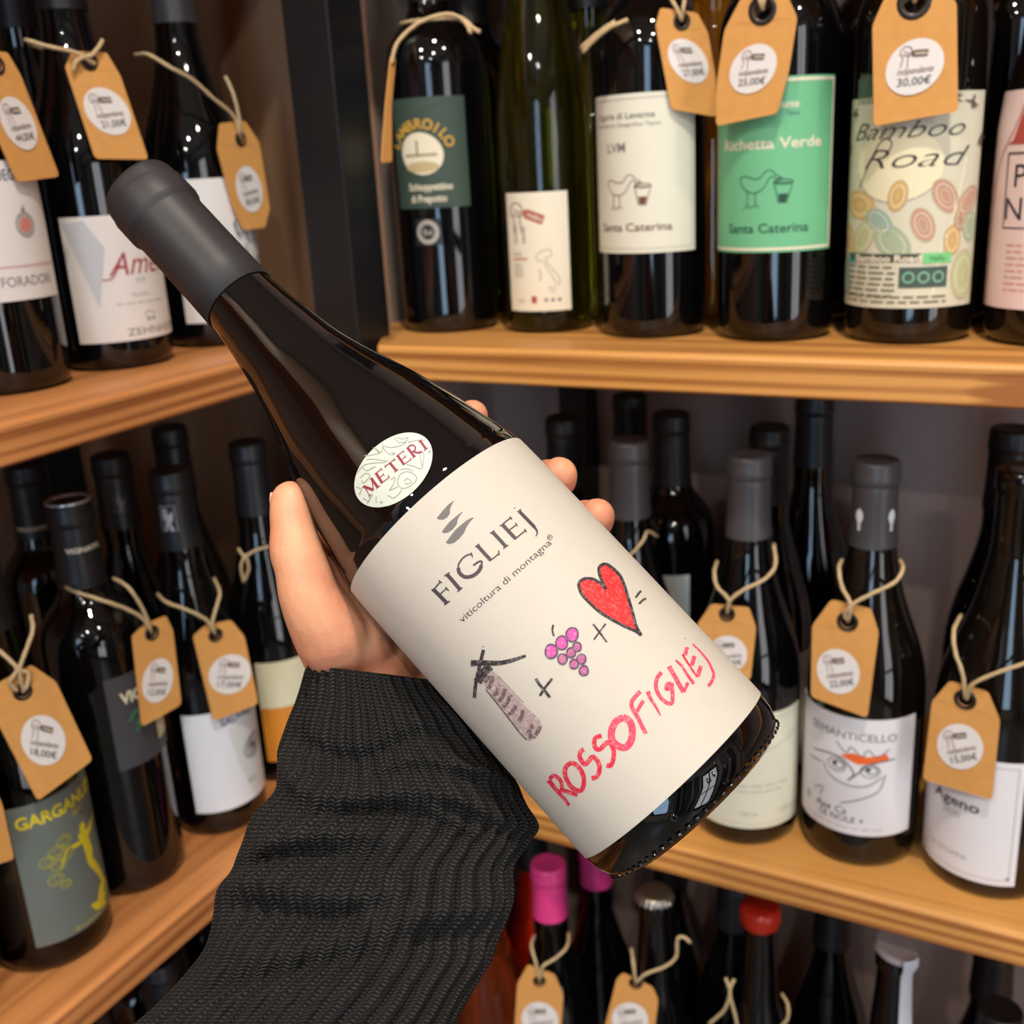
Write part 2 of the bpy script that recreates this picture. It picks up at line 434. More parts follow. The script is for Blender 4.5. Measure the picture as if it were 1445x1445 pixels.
structure(box('wall_front', 1.65, 2.15, -3.3, -3.25, 0, CEIL, plaster))
structure(box('wall_front', -0.15, 1.65, -3.3, -3.25, 0, 0.45, plaster))
structure(box('wall_front', -0.15, 1.65, -3.3, -3.25, 2.45, CEIL, plaster))
wf = structure(box('window_1', -0.15, 1.65, -3.32, -3.3, 0.45, 2.45, mat('window_glass', (235, 240, 245), 0.02, trans=1.0, ior=1.45)))
for x in (-0.15, 0.28, 0.72, 1.18, 1.61):
    box('window_frame', x, x+0.04, -3.29, -3.24, 0.45, 2.45, BLACKM, wf)
for z in (0.45, 1.75, 2.41):
    box('window_frame', -0.15, 1.65, -3.29, -3.24, z, z+0.04, BLACKM, wf)
wd = structure(box('added_door_1', 2.13, 2.149, -1.36, -0.44, 0.05, 2.2, mat('window_glass', (235, 240, 245), 0.02, trans=1.0, ior=1.45)))  # unseen door, added to put streaks in the glass and fill from the right
for y in (-1.40, -0.92, -0.48): box('added_door_frame', 2.08, 2.13, y, y+0.06, 0.0, 2.25, BLACKM, wd)
for z in (0.0, 1.05, 2.2): box('added_door_frame', 2.08, 2.13, -1.40, -0.42, z, z+0.07, BLACKM, wd)
for i, (x0, x1, y0, y1) in enumerate(((-0.80, -0.62, -3.25, -3.15), (-0.48, -0.26, -3.25, -3.15), (1.74, 1.98, -3.25, -3.15), (2.05, 2.15, -3.0, -2.72), (2.05, 2.15, -2.55, -2.20), (2.05, 2.15, -1.95, -1.62), (2.05, 2.15, -0.20, 0.10), (2.05, 2.15, 0.25, 0.50))):  # dark pilasters added out of view to break glass reflections into streaks
    structure(box('streak_trim_%d' % (i+1), x0, x1, y0, y1, 0, 2.4, BLACKM))
# lamps on the ceiling
glow = bpy.data.materials.new('lamp_glow'); glow.use_nodes = True
g = glow.node_tree.nodes['Principled BSDF']; g.inputs['Emission Color'].default_value = (1, 0.9, 0.76, 1); g.inputs['Emission Strength'].default_value = 60
for i, (x, y, p) in enumerate(SPOTS):
    L = empty('ceiling_spotlight', (x, y, CEIL)); tag(L, 'round recessed ceiling spotlight above the shop floor', 'lamp', 'ceiling spotlights')
    v, f = lathe([(0, 0.055), (-0.004, 0.058), (-0.02, 0.058), (-0.024, 0.054), (-0.024, 0.047), (-0.006, 0.045)], 32, False, False)
    mesh_obj('rim', v, f, mat('white_lamp_rim', (230, 228, 222), 0.5), L, True, 40)
    v, f = lathe([(-0.008, 0.0455), (-0.009, 0.02)], 32, False, True)
    mesh_obj('diffuser', v, f, glow, L)
# ------------------------------------------------------------------ SHELVES, POSTS, PANELS
def shelf_profile(depth):
    # (d, z): d=0 at the front edge, positive to the back
    p = [(depth, -TH), (0.0015, -TH), (0, -TH+0.0015), (0, -0.0074), (0.0005, -0.0072), (0.0005, -0.0068), (0, -0.0066), (0, -0.0030), (0.0010, -0.0010), (0.0030, 0.0), (depth, 0)]
    return p
def shelf_right(z, label):
    pr = shelf_profile(BACK-DR)
    V = []; F = []
    for x in (-0.479, 1.6):
        for d, h in pr: V.append((x, DR+d, z+h))
    n = len(pr)
    for i in range(n): F.append((i, (i+1) % n, n+(i+1) % n, n+i))
    F.append(tuple(range(n-1, -1, -1))); F.append(tuple(range(n, 2*n)))
    bm = bmesh.new(); vs = [bm.verts.new(v) for v in V]
    for f in F: bm.faces.new([vs[i] for i in f])
    # notched corner reaching behind the post
    q = [(-0.479, DR+0.0005), (-0.479, BACK), (-0.538, BACK), (-0.538, 0.777)]
    a = [bm.verts.new((x, y, z)) for x, y in q]; c = [bm.verts.new((x, y, z-TH)) for x, y in q]
    bm.faces.new(a[::-1]); bm.faces.new(c)
    for i in range(4): bm.faces.new((a[i], a[(i+1) % 4], c[(i+1) % 4], c[i]))
    bmesh.ops.recalc_face_normals(bm, faces=bm.faces)
    o = bm_obj('shelf_board', bm, WOOD_R); tag(o, label, 'shelf'); return o
def shelf_left(z, label):
    pr = shelf_profile(-LEFT-DL); V = []; F = []; n = len(pr)
    for y in (-0.9, 0.665):
        for d, h in pr: V.append((-DL-d, y, z+h))
    for i in range(n): F.append((i, (i+1) % n, n+(i+1) % n, n+i))
    F.append(tuple(range(n-1, -1, -1))); F.append(tuple(range(n, 2*n)))
    bm = bmesh.new(); vs = [bm.verts.new(v) for v in V]
    for f in F: bm.faces.new([vs[i] for i in f])
    bv = [bm.verts.new(v) for v in ((-DL, 0.665, z), (-0.56, 0.777, z), (LEFT, 0.777, z), (LEFT, 0.665, z))]
    cv = [bm.verts.new((v.co.x, v.co.y, z-TH)) for v in bv]
    bm.faces.new(bv); bm.faces.new(cv[::-1])
    for i in range(4): bm.faces.new((bv[i], bv[(i+1) % 4], cv[(i+1) % 4], cv[i]))
    bmesh.ops.recalc_face_normals(bm, faces=bm.faces)
    o = bm_obj('shelf_board', bm, WOOD_L); tag(o, label, 'shelf'); return o
NM = ['top', 'upper', 'lower', 'third', 'bottom']
for i, z in enumerate(SH_T):
    shelf_right(z, ['varnished pine shelf above the frame of the right unit', 'varnished pine shelf carrying the bamboo and green label bottles, upper right',
                    'varnished pine shelf carrying the owl label bottle, lower right', 'varnished pine shelf under the pink capped bottles',
                    'lowest varnished pine shelf of the right unit'][i])
    shelf_left(z, ['varnished pine shelf above the frame of the left unit', 'varnished pine shelf at upper left behind the charcoal capsule',
                   'varnished pine shelf at lower left carrying the bottle with the yellow vine figure', 'varnished pine shelf under the dark bottles at bottom left',
                   'lowest varnished pine shelf of the left unit'][i])
def post(x0, x1, y0, y1, label):
    o = box('metal_post', x0, x1, y0, y1, 0, 2.3, BLACKM, None, 0.0015); tag(o, label, 'post'); return o
post(-0.536, -0.4955, 0.671, 0.713, 'black square steel post in the corner between the two shelf units')
post(-0.452, -0.424, 0.925, BACK, 'narrow black steel upright on the back panel behind the olive slender bottle')
post(1.62, 1.66, DR, DR+0.04, 'black square steel post at the far right end of the unit')
post(LEFT, LEFT+0.03, 0.36, 0.40, 'black steel upright on the left back panel at the picture edge')
post(LEFT, LEFT+0.03, 0.63, 0.67, 'black steel upright on the brown back panel behind the left bottles')
bp = box('end_panel', LEFT, -0.5445, 0.785, 0.790, 0, 2.3, mat('brown_end_panel', (150, 118, 92), 0.5, var=0.12, scale=5)); tag(bp, 'brown end panel closing the left shelf unit beside the corner post', 'panel')
sp = box('side_panel', -0.5445, -0.541, 0.785, BACK, 0, 2.3, mat('taupe_side_panel', (158, 144, 138), 0.5, var=0.08, scale=5)); tag(sp, 'grey side panel with a pale front edge beside the dark green label bottle', 'panel')
tp = box('edge_strip', -0.5445, -0.541, 0.7835, 0.785, 0, 2.3, mat('pale_edge_band', (170, 140, 120), 0.5), sp)
# ------------------------------------------------------------------ INK COLOURS
def ink(rgb, rough=0.6): return mat('ink', rgb, rough, var=0.03)
I_BLK = ink((40, 38, 40)); I_GRY = ink((120, 116, 112)); I_LG = ink((170, 166, 158)); I_BRN = ink((108, 66, 52))
I_RED = ink((176, 74, 60)); I_ROSE = ink((186, 92, 106)); I_GOLD = ink((206, 160, 64)); I_YEL = ink((222, 202, 40)); I_CRM = ink((234, 226, 200))
I_GRN = ink((46, 128, 84)); I_NAVY = ink((62, 76, 110)); I_ORG = ink((226, 120, 40)); I_PINKL = ink((214, 170, 170))
def paper(rgb): return mat('label_paper', rgb, 0.55, var=0.02, scale=40, bump=0.06, bdist=0.0002)
def scribble_words(P, fx0, fx1, fy, n, wd, m, seed=0):
    rnd = random.Random(seed); x = fx0
    while x < fx1:
        l = rnd.uniform(0.04, 0.11); P.line([(x, fy), (min(x+l, fx1), fy)], wd, m, nm='small_print', sub=1); x += l+0.018
# ---- drawings on the labels
def goose(P, cx, cy, k, m):
    q = lambda pts: [(cx+x*k*P.H/P.W, cy+y*k) for x, y in pts]
    P.line(q([(-1.0, -0.35), (-0.7, -0.45), (-0.2, -0.3), (0.15, -0.35), (0.4, -0.65), (0.7, -0.7), (0.95, -0.45), (1.25, -0.3), (1.0, -0.25), (0.75, -0.4), (0.55, -0.2), (0.35, 0.15), (-0.05, 0.4), (-0.5, 0.35), (-0.85, 0.05), (-1.0, -0.35)]), 0.0006, m)
    P.line(q([(-0.55, 0.35), (-0.55, 1.0), (-0.75, 1.2)]), 0.0006, m, sub=1); P.line(q([(-0.1, 0.4), (-0.1, 1.0), (0.1, 1.15)]), 0.0006, m, sub=1)
    P.line(q([(-0.55, 1.0), (-0.35, 1.2)]), 0.0006, m); P.line(q([(-0.1, 1.0), (-0.3, 1.15)]), 0.0006, m)
    P.line(q([(0.85, -0.1), (1.1, 0.95), (1.5, 0.95), (1.8, -0.05), (0.85, -0.1)]), 0.0007, m, sub=1)
    P.ell(cx+1.33*k*P.H/P.W, cy-0.1*k, 0.48*k, 0.12*k, m, ring=0.006)
    P.poly(q([(1.08, 0.5), (1.58, 0.5), (1.45, 0.92), (1.14, 0.92)]), m)
def hand_logo(P, fx, fy, k, m, mb, mt, word='VINERIA', rot=-0.1):
    """a line-drawn hand holding a swing tag with a word in it"""
    a = P.H/P.W; q = lambda pts: [(fx+x*k*a, fy+y*k) for x, y in pts]
    P.line(q([(-0.75, 0.9), (-0.7, 0.2), (-0.95, -0.1), (-0.95, -0.4), (-0.7, -0.7), (-0.3, -0.65), (-0.1, -0.4), (-0.1, -0.1), (-0.3, 0.1), (-0.25, 0.5), (-0.2, 0.9)]), 0.03*k*P.H*2.2, m)
    P.line(q([(-0.7, -0.4), (-0.45, -0.2), (-0.15, -0.25)]), 0.03*k*P.H*2, m); P.line(q([(-0.8, -0.15), (-0.5, 0.0), (-0.2, -0.05)]), 0.03*k*P.H*2, m)
    c, s_ = math.cos(rot), math.sin(rot)
    rr = lambda pts: q([(x*c-y*s_, x*s_+y*c) for x, y in pts])
    P.poly(rr([(-0.15, -0.2), (0.05, -0.42), (1.15, -0.42), (1.15, 0.1), (0.05, 0.1)]), mb)
    P.next(); x0, y0 = rr([(0.6, -0.15)])[0]
    P.text(word, x0, y0, 0.34*k, mt, rot=-rot, bold=0.02, nm='logo_lettering', sx=0.8); P.depth -= 1
# ---- label contents
def c_b1(P):
    P.ell(0.42, 0.50, 0.22, 0.19, I_CRM, rot=-0.3); P.next()
    P.ell(0.42, 0.62, 0.17, 0.05, ink((196, 176, 130))); P.rect(0.36, 0.38, 0.385, 0.52, ink((120, 128, 84)))
    P.rect(0.20, 0.50, 0.62, 0.525, ink((160, 156, 110))); P.rect(0.40, 0.58, 0.46, 0.68, I_CRM)
    cx, cy = P.xy(0.42, 0.50); t = 'LAMBROILO'
    for i, ch in enumerate(t):
        a = math.radians(160-138*i/8); px, py = cx+0.30*P.H*math.cos(a), cy+0.27*P.H*math.sin(a)
        P.text(ch, px/P.W+0.5, 1-py/P.H, 0.13, I_GOLD, rot=a-PI/2, bold=0.03)
    P.text('Schioppettino', 0.50, 0.80, 0.095, I_CRM, width=0.56, bold=0.02); P.text('di Prepotto', 0.47, 0.91, 0.095, I_CRM, width=0.46, bold=0.02)
def c_seal(P):
    P.ell(0.5, 0.5, 0.38, 0.38, I_LG, ring=0.18); P.text('fivi', 0.5, 0.5, 0.36, I_LG, bold=0.02)
def c_b2(P):
    hand_logo(P, 0.34, 0.19, 0.15, I_BRN, I_RED, I_CRM, rot=0.38)
    P.rect(0.16, 0.26, 0.20, 0.42, I_LG); P.rect(0.30, 0.28, 0.34, 0.42, I_LG)
    P.text('VITAL', 0.2, 0.51, 0.035, I_GRY, bold=0.01); P.rect(0.12, 0.545, 0.36, 0.558, I_RED)
    for i in range(5): scribble_words(P, 0.13, 0.28, 0.60+i*0.025, 3, 0.0006, I_GRY, i)
    P.line([(0.50, 0.53), (0.58, 0.49), (0.70, 0.48), (0.72, 0.53), (0.64, 0.55), (0.70, 0.62), (0.78, 0.68), (0.84, 0.74), (0.80, 0.78), (0.74, 0.72), (0.66, 0.64), (0.60, 0.57), (0.52, 0.57), (0.50, 0.53)], 0.0007, I_LG)
    P.line([(0.66, 0.80), (0.76, 0.80), (0.72, 0.84), (0.66, 0.80)], 0.0006, I_LG); P.line([(0.53, 0.64), (0.56, 0.68), (0.54, 0.74)], 0.0009, I_LG)
    P.rect(0.40, 0.87, 0.48, 0.93, I_RED); P.text('VINO', 0.22, 0.91, 0.03, I_GRY)
    for i in range(3): P.ell(0.62+i*0.1, 0.905, 0.016, 0.016, I_GRY)
def frame(P, m, k=0.03, wd=0.0006):
    a = P.H/P.W; P.line([(k*a, k), (1-k*a, k), (1-k*a, 1-k), (k*a, 1-k), (k*a, k)], wd, m, sub=1, nm='border')
def c_b3(P):
    frame(P, I_LG)
    P.text('Liguria di Levante', 0.42, 0.13, 0.055, I_GRY, width=0.50, bold=0.01); P.text('Indicazione Geografica Tipica', 0.43, 0.185, 0.034, I_GRY, width=0.56)
    P.text('LVM', 0.36, 0.325, 0.085, I_GRY, bold=0.01); goose(P, 0.40, 0.58, 0.115, I_BRN)
    P.text('Santa Caterina', 0.49, 0.83, 0.075, I_BRN, width=0.60, bold=0.01)
def c_b4(P):
    a = P.H/P.W; P.line([(0.015, 0.02), (0.985, 0.02), (0.985, 0.98), (0.015, 0.98), (0.015, 0.02)], 0.0026, I_CRM, sub=1, nm='border')
    P.text('Levante', 0.60, 0.15, 0.06, I_CRM, bold=0.02, align=0.5); P.text('Tipica', 0.66, 0.20, 0.034, I_NAVY)
    P.text('Richetta Verde', 0.515, 0.365, 0.085, I_CRM, width=0.72, bold=0.02); goose(P, 0.44, 0.60, 0.115, ink((30, 70, 54)))
    P.text('Santa Caterina', 0.50, 0.855, 0.078, ink((24, 72, 52)), width=0.58, bold=0.01)
def c_b5(P):
    rnd = random.Random(4)
    cols = [ink(c) for c in ((196, 150, 130), (214, 178, 110), (168, 184, 150), (190, 196, 150), (176, 140, 124), (150, 178, 168))]
    P.ell(0.45, 0.32, 0.22, 0.17, ink((236, 228, 192)), nm='printed_picture'); P.ell(0.45, 0.32, 0.22, 0.17, I_LG, ring=0.006, a0=190, a1=330); P.next()
    for (x, y, r, ci, ro) in ((0.74, 0.47, 0.075, 0, 0.6), (0.90, 0.50, 0.07, 0, -0.7), (0.62, 0.60, 0.07, 0, 0.4), (0.47, 0.46, 0.06, 1, -0.2), (0.36, 0.58, 0.07, 5, 0.9), (0.20, 0.50, 0.09, 1, 1.4),
                              (0.25, 0.66, 0.08, 3, -0.6), (0.45, 0.68, 0.09, 2, 0.8), (0.80, 0.68, 0.06, 1, 0), (0.90, 0.85, 0.10, 3, 0), (0.10, 0.68, 0.07, 1, 0.4), (0.93, 0.62, 0.06, 2, 0), (0.06, 0.86, 0.08, 5, 0.2), (0.85, 0.58, 0.05, 4, 0)):
        P.ell(x, y, r*1.2, r*0.75, cols[ci], rot=ro+PI/2, nm='printed_picture')
        for k in range(3): P.ell(x, y, r*(1.2-0.36*k), r*(0.75-0.24*k), I_CRM if k % 2 else cols[(ci+3) % 6], rot=ro+PI/2, ring=0.004, nm='printed_picture')
    P.line([(0.86, 0.30), (0.80, 0.55), (0.72, 0.75), (0.70, 0.95)], 0.0016, I_CRM, nm='printed_picture'); P.line([(0.2, 0.56), (0.12, 0.70), (0.05, 0.75)], 0.0012, I_CRM, nm='printed_picture')
    P.next()
    for (x, y) in ((0.10, 0.06), (0.88, 0.05), (0.97, 0.22), (0.02, 0.24), (0.75, 0.03)):
        for k in range(7):
            a = rnd.uniform(0, 2*PI); P.line([(x, y), (x+0.055*math.cos(a)*1.2, y+0.035*math.sin(a))], 0.0022, ink((96, 88, 78)), sub=1, taper=(1, 0.1), nm='bamboo_leaves')
    P.text('Bamboo', 0.47, 0.155, 0.115, I_BLK, shear=0.7, width=0.68, bold=-0.014); P.text('Road', 0.52, 0.285, 0.13, I_BLK, shear=0.75, width=0.56, bold=-0.014)
    P.line([(0.20, 0.42), (0.28, 0.30), (0.36, 0.20), (0.42, 0.21), (0.40, 0.27)], 0.0008, I_BLK)
    P.rect(0.13, 0.735, 0.62, 0.775, ink((70, 76, 66))); P.rect(0.10, 0.735, 0.19, 0.785, ink((90, 176, 160))); P.rect(0.63, 0.735, 0.80, 0.785, ink((120, 206, 130)))
    P.rect(0.50, 0.80, 0.78, 0.90, ink((70, 88, 80)))
    P.next(); P.text('Bamboo Road', 0.41, 0.757, 0.045, I_CRM, width=0.42, bold=0.03); P.text('Helio', 0.715, 0.76, 0.035, I_GRN, bold=0.01)
    for i in range(3): P.ell(0.555+0.085*i, 0.85, 0.024, 0.024, ink((130, 190, 160)), ring=0.008)
    for i in range(6): scribble_words(P, 0.12, 0.48, 0.80+i*0.028, 4, 0.0011, ink((92, 96, 78)), 10+i)
    for i in range(2): scribble_words(P, 0.12, 0.78, 0.945-0.025*i*-1, 4, 0.0011, ink((110, 104, 84)), 30+i)
def c_b6(P):
    P.line([(0.5, 0.0), (0.42, 0.15), (0.26, 0.3), (0.18, 0.45), (0.16, 0.7), (0.14, 1.0)], 0.0008, I_RED)
    P.poly([(0.40, 0.22), (0.50, 0.05), (0.95, 0.05), (0.95, 0.24), (0.34, 0.24)], I_RED, nm='printed_picture')
    P.line([(0.36, 0.28), (0.92, 0.28), (0.92, 0.62), (0.36, 0.62), (0.36, 0.28)], 0.0012, I_BLK, sub=1); P.text('P I', 0.56, 0.38, 0.15, I_BLK); P.text('N O', 0.6, 0.53, 0.15, I_BLK)
    for i, (x, y) in enumerate(((0.07, 0.45), (0.06, 0.55), (0.06, 0.66), (0.05, 0.74), (0.06, 0.82), (0.05, 0.90), (0.1, 0.96))): P.ell(x, y, 0.025, 0.022, ink((216, 160, 92)), nm='dots')
    for i in range(8): scribble_words(P, 0.42, 0.85, 0.70+i*0.03, 4, 0.0010, ink((206, 150, 130)), 50+i)
def c_a1(P):
    P.text('TEROLDEGO', 0.44, 0.10, 0.11, I_NAVY, sx=0.7, bold=0.01)
    x, y, k = 0.66, 0.46, 0.08
    for r in (1.0, 0.8): P.ell(x, y, k*r, k*r*1.1, I_GRY, ring=0.008)
    P.ell(x, y, k*0.66, k*0.72, ink((206, 130, 116)), nm='pomegranate'); P.line([(x-0.02, y-0.12), (x, y-0.09), (x+0.02, y-0.12)], 0.0008, I_GRY); P.line([(x, y-0.14), (x, y-0.09)], 0.0008, I_GRY)
    P.rect(0.02, 0.745, 0.98, 0.76, I_PINKL); P.text('FORADORI', 0.60, 0.86, 0.105, I_GRY, sx=0.85)
def c_a2(P):
    P.poly([(0.02, 0.05), (0.20, 0.03), (0.33, 0.25), (0.22, 0.72)], ink((196, 196, 202)), nm='grey_facet')
    P.text('Amer', 0.60, 0.38, 0.26, ink((166, 58, 74)), shear=0.35, sx=0.9); P.line([(0.27, 0.50), (0.36, 0.48), (0.46, 0.30)], 0.0010, ink((166, 58, 74)))
    P.text('2020', 0.58, 0.52, 0.05, I_LG); P.text('Rotwein', 0.56, 0.63, 0.045, I_LG); scribble_words(P, 0.35, 0.80, 0.70, 5, 0.0008, I_LG, 3)
    P.ell(0.62, 0.82, 0.05, 0.04, I_LG, ring=0.01, a0=0, a1=180); P.ell(0.60, 0.84, 0.015, 0.015, I_GRY); P.ell(0.65, 0.84, 0.015, 0.015, I_GRY)
    P.text('ZEHNHOF', 0.66, 0.93, 0.085, I_GRY, width=0.52)
def c_a3(P):
    rnd = random.Random(9)
    for k in range(26):
        x = rnd.uniform(0.55, 0.95); y = rnd.uniform(0.30, 0.75); a = rnd.uniform(0.6, 1.2)
        P.line([(x, y), (x-0.06*math.cos(a), y-0.07*math.sin(a)), (x-0.05, y-0.12)], 0.0016, ink((110, 122, 132)), nm='printed_picture')
    P.text('SUPE', 0.82, 0.66, 0.10, ink((84, 96, 108)), rot=PI/2-0.2); P.ell(0.62, 0.2, 0.02, 0.02, I_LG, ring=0.006)
def c_l1(P):
    P.text('GARGANUDA', 0.54, 0.11, 0.115, I_YEL, width=0.98, bold=0.03); P.text('2021', 0.62, 0.19, 0.05, I_YEL)
    y = I_YEL
    for (x, yy, k) in ((0.34, 0.38, 0.055), (0.42, 0.33, 0.05), (0.24, 0.42, 0.05), (0.33, 0.47, 0.05), (0.28, 0.56, 0.05), (0.42, 0.42, 0.05), (0.36, 0.62, 0.035)):
        P.ell(x, yy, k, k*0.8, ink((170, 166, 60)), ring=0.008, n=7, nm='vine_leaves'); P.ell(x+0.01, yy, k*0.5, k*0.5, ink((170, 166, 60)), ring=0.006, n=5, nm='vine_leaves')
    P.poly([(0.56, 0.36), (0.63, 0.34), (0.70, 0.37), (0.80, 0.34), (0.92, 0.33), (0.80, 0.39), (0.70, 0.42), (0.72, 0.52), (0.70, 0.58), (0.76, 0.66), (0.82, 0.76), (0.86, 0.84), (0.80, 0.84), (0.72, 0.72), (0.62, 0.60), (0.61, 0.50), (0.60, 0.43), (0.48, 0.42), (0.50, 0.39), (0.58, 0.40)], y, nm='figure')
    P.ell(0.64, 0.33, 0.028, 0.035, y, nm='figure')
    P.line([(0.55, 0.40), (0.44, 0.40), (0.34, 0.50)], 0.0012, y, nm='figure')
    for k in range(9):
        a = 0.35*k; P.line([(0.80, 0.80), (0.80-0.10*math.sin(a), 0.85+0.02*k % 0.05), (0.74-0.14*math.sin(a+0.4), 0.90+0.008*k), (0.66-0.1*math.cos(a), 0.88+0.008*k)], 0.0022, y, nm='figure')
    P.ell(0.78, 0.86, 0.06, 0.05, y, ring=0.02, nm='figure'); P.text('frizzante naturale', 0.66, 0.965, 0.05, ink((186, 176, 60)), width=0.6)
def c_l2(P):
    P.text('VIGNATO', 0.55, 0.24, 0.17, I_CRM, width=0.80, bold=0.03); P.next()
    P.rect(0.60, 0.36, 0.97, 0.86, ink((222, 216, 170)))
    P.line([(0.22, 0.50), (0.30, 0.42), (0.42, 0.44), (0.30, 0.56), (0.44, 0.54), (0.50, 0.44), (0.44, 0.60), (0.56, 0.56)], 0.0018, I_GRN); P.line([(0.26, 0.62), (0.40, 0.58), (0.55, 0.50)], 0.0014, I_GRN)
def c_l5(P):
    P.text('SAUVIGNON', 0.66, 0.12, 0.10, I_NAVY, width=0.6, bold=0.02)
    P.poly([(0.42, 0.20), (0.98, 0.15), (0.98, 0.95), (0.62, 0.97), (0.50, 0.62)], ink((214, 214, 214)), nm='grey_texture'); P.next()
    for k in range(5): P.ell(0.70, 0.48, 0.13-0.025*k, 0.10-0.018*k, I_GRY, ring=0.012, rot=0.5+k*0.3, nm='swirl')
    P.ell(0.70, 0.48, 0.04, 0.03, I_BRN, nm='swirl'); P.text('2021', 0.62, 0.80, 0.06, I_GRY)
def c_l7(P):
    P.rect(0.0, 0.45, 1.0, 1.0, ink((224, 142, 44)), nm='orange_band'); P.next(); P.text('E', 0.62, 0.42, 0.30, I_BLK, bold=0.01); P.text('AT', 0.9, 0.42, 0.30, I_BLK)
def c_m2(P):
    frame(P, I_LG, 0.04, 0.0005); scribble_words(P, 0.30, 0.86, 0.62, 5, 0.0008, I_LG, 5); scribble_words(P, 0.4, 0.8, 0.67, 5, 0.0008, I_LG, 6)
    P.text('750 ml', 0.50, 0.87, 0.05, I_LG); P.text('13% vol', 0.86, 0.87, 0.06, I_LG)
    P.line([(0.55, 0.35), (0.75, 0.28), (0.95, 0.20)], 0.0006, I_LG)
def c_sem(P):
    g = ink((104, 102, 104))
    P.text('SEMANTICELLO', 0.545, 0.15, 0.09, g, width=0.60)
    P.line([(0.45, 0.22), (0.52, 0.30), (0.55, 0.24), (0.62, 0.31), (0.66, 0.25), (0.72, 0.31), (0.80, 0.24)], 0.0008, g)
    P.poly([(0.48, 0.33), (0.56, 0.29), (0.66, 0.31), (0.78, 0.28), (0.80, 0.33), (0.66, 0.37), (0.60, 0.38)], ink((236, 106, 40)), nm='orange_brow')
    for (x, y) in ((0.46, 0.42), (0.68, 0.43)):
        P.ell(x, y, 0.07, 0.055, g, ring=0.008); P.ell(x+0.01, y-0.005, 0.042, 0.030, g, ring=0.010); P.ell(x-0.015, y-0.012, 0.020, 0.016, I_BLK)
    P.line([(0.26, 0.38), (0.40, 0.345), (0.50, 0.36), (0.575, 0.46), (0.54, 0.53)], 0.0012, g); P.line([(0.54, 0.53), (0.60, 0.46), (0.68, 0.37), (0.84, 0.33)], 0.0012, g)
    P.line([(0.36, 0.44), (0.40, 0.52), (0.52, 0.57), (0.66, 0.56), (0.76, 0.48)], 0.0009, g); P.line([(0.78, 0.46), (0.74, 0.60), (0.62, 0.68), (0.50, 0.74)], 0.0009, g); P.line([(0.22, 0.46), (0.34, 0.45)], 0.0009, g)
    P.text('Il', 0.22, 0.80, 0.10, I_GRY); P.text('Ape Ca', 0.42, 0.80, 0.085, I_BLK, shear=0.2); P.text('LE NOLE +', 0.50, 0.87, 0.075, I_BLK); P.line([(0.28, 0.70), (0.36, 0.66), (0.34, 0.74)], 0.0008, g)
    scribble_words(P, 0.20, 0.78, 0.945, 8, 0.0007, I_LG, 8)
def c_age(P):
    frame(P, I_GRY, 0.045, 0.0005); P.text('Ageno', 0.50, 0.40, 0.115, I_BLK, bold=0.015, width=0.40); P.text('2020', 0.48, 0.50, 0.075, I_LG); P.text('LA STOPPA', 0.46, 0.83, 0.06, I_LG, width=0.36)
    P.rect(0.93, 0.93, 0.95, 0.945, I_BLK)
def c_plain(P): scribble_words(P, 0.2, 0.8, 0.3, 4, 0.001, I_LG, 2)
# ------------------------------------------------------------------ BOTTLES ON THE SHELVES
ZU, ZL, Z3 = 1.228, 0.8465, 0.465
def V3(x, y, z): return Vector((x, y, z))
B = {}
GU = 'wine bottles on the upper right shelf'; GL = 'wine bottles on the lower right shelf'; GA = 'wine bottles on the upper left shelf'; GM = 'wine bottles on the lower left shelf'; G3 = 'bottles on the third shelf'
B['b1'] = bottle('b1', V3(-0.468, 0.764, ZU), 0.0385, 'bordeaux', 0.305, GLASS_K, CAP_K, 'black glass bottle with dark green Schioppettino label and a cream oval', group=GU)
B['b2'] = bottle('b2', V3(-0.381, 0.771, ZU), 0.0345, 'slope', 0.335, GLASS_OL, CAP_K, 'olive green slender bottle with small cream label of a hand holding a red tag', group=GU)
B['b3'] = bottle('b3', V3(-0.290, 0.762, ZU), 0.0385, 'bordeaux', 0.298, GLASS_K, CAP_K, 'dark bottle with cream goose label, left of the green goose label', group=GU)
B['b4'] = bottle('b4', V3(-0.199, 0.761, ZU), 0.0395, 'bordeaux', 0.300, GLASS_K, CAP_K, 'dark bottle with bright green Richetta Verde goose label', group=GU)
B['b5'] = bottle('b5', V3(-0.110, 0.765, ZU), 0.0405, 'bordeaux', 0.300, GLASS_BR, CAP_K, 'dark bottle with pale patterned Bamboo Road label', group=GU)
B['b6'] = bottle('b6', V3(-0.022, 0.767, ZU), 0.0410, 'burgundy', 0.300, GLASS_BR, CAP_K, 'dark bottle with pale pink label at the right picture edge', group=GU)
B['a1'] = bottle('a1', V3(-0.641, 0.472, ZU), 0.0395, 'burgundy', 0.300, GLASS_K, CAP_K, 'dark bottle with white Foradori pomegranate label at upper left edge', group=GA)
B['a2'] = bottle('a2', V3(-0.637, 0.564, ZU), 0.0390, 'burgundy', 0.300, GLASS_K, CAP_K, 'dark bottle with white Zehnhof label behind the charcoal capsule', group=GA)
B['a3'] = bottle('a3', V3(-0.636, 0.668, ZU), 0.0400, 'burgundy', 0.300, GLASS_K, CAP_G, 'dark sloping bottle with white and blue-grey label next to the corner post', group=GA)
B['l0'] = bottle('l0', V3(-0.622, 0.312, ZL), 0.0385, 'bordeaux', 0.300, GLASS_GR, CAP_K, 'green bottle mostly cut off at the lower left picture edge', group=GM)
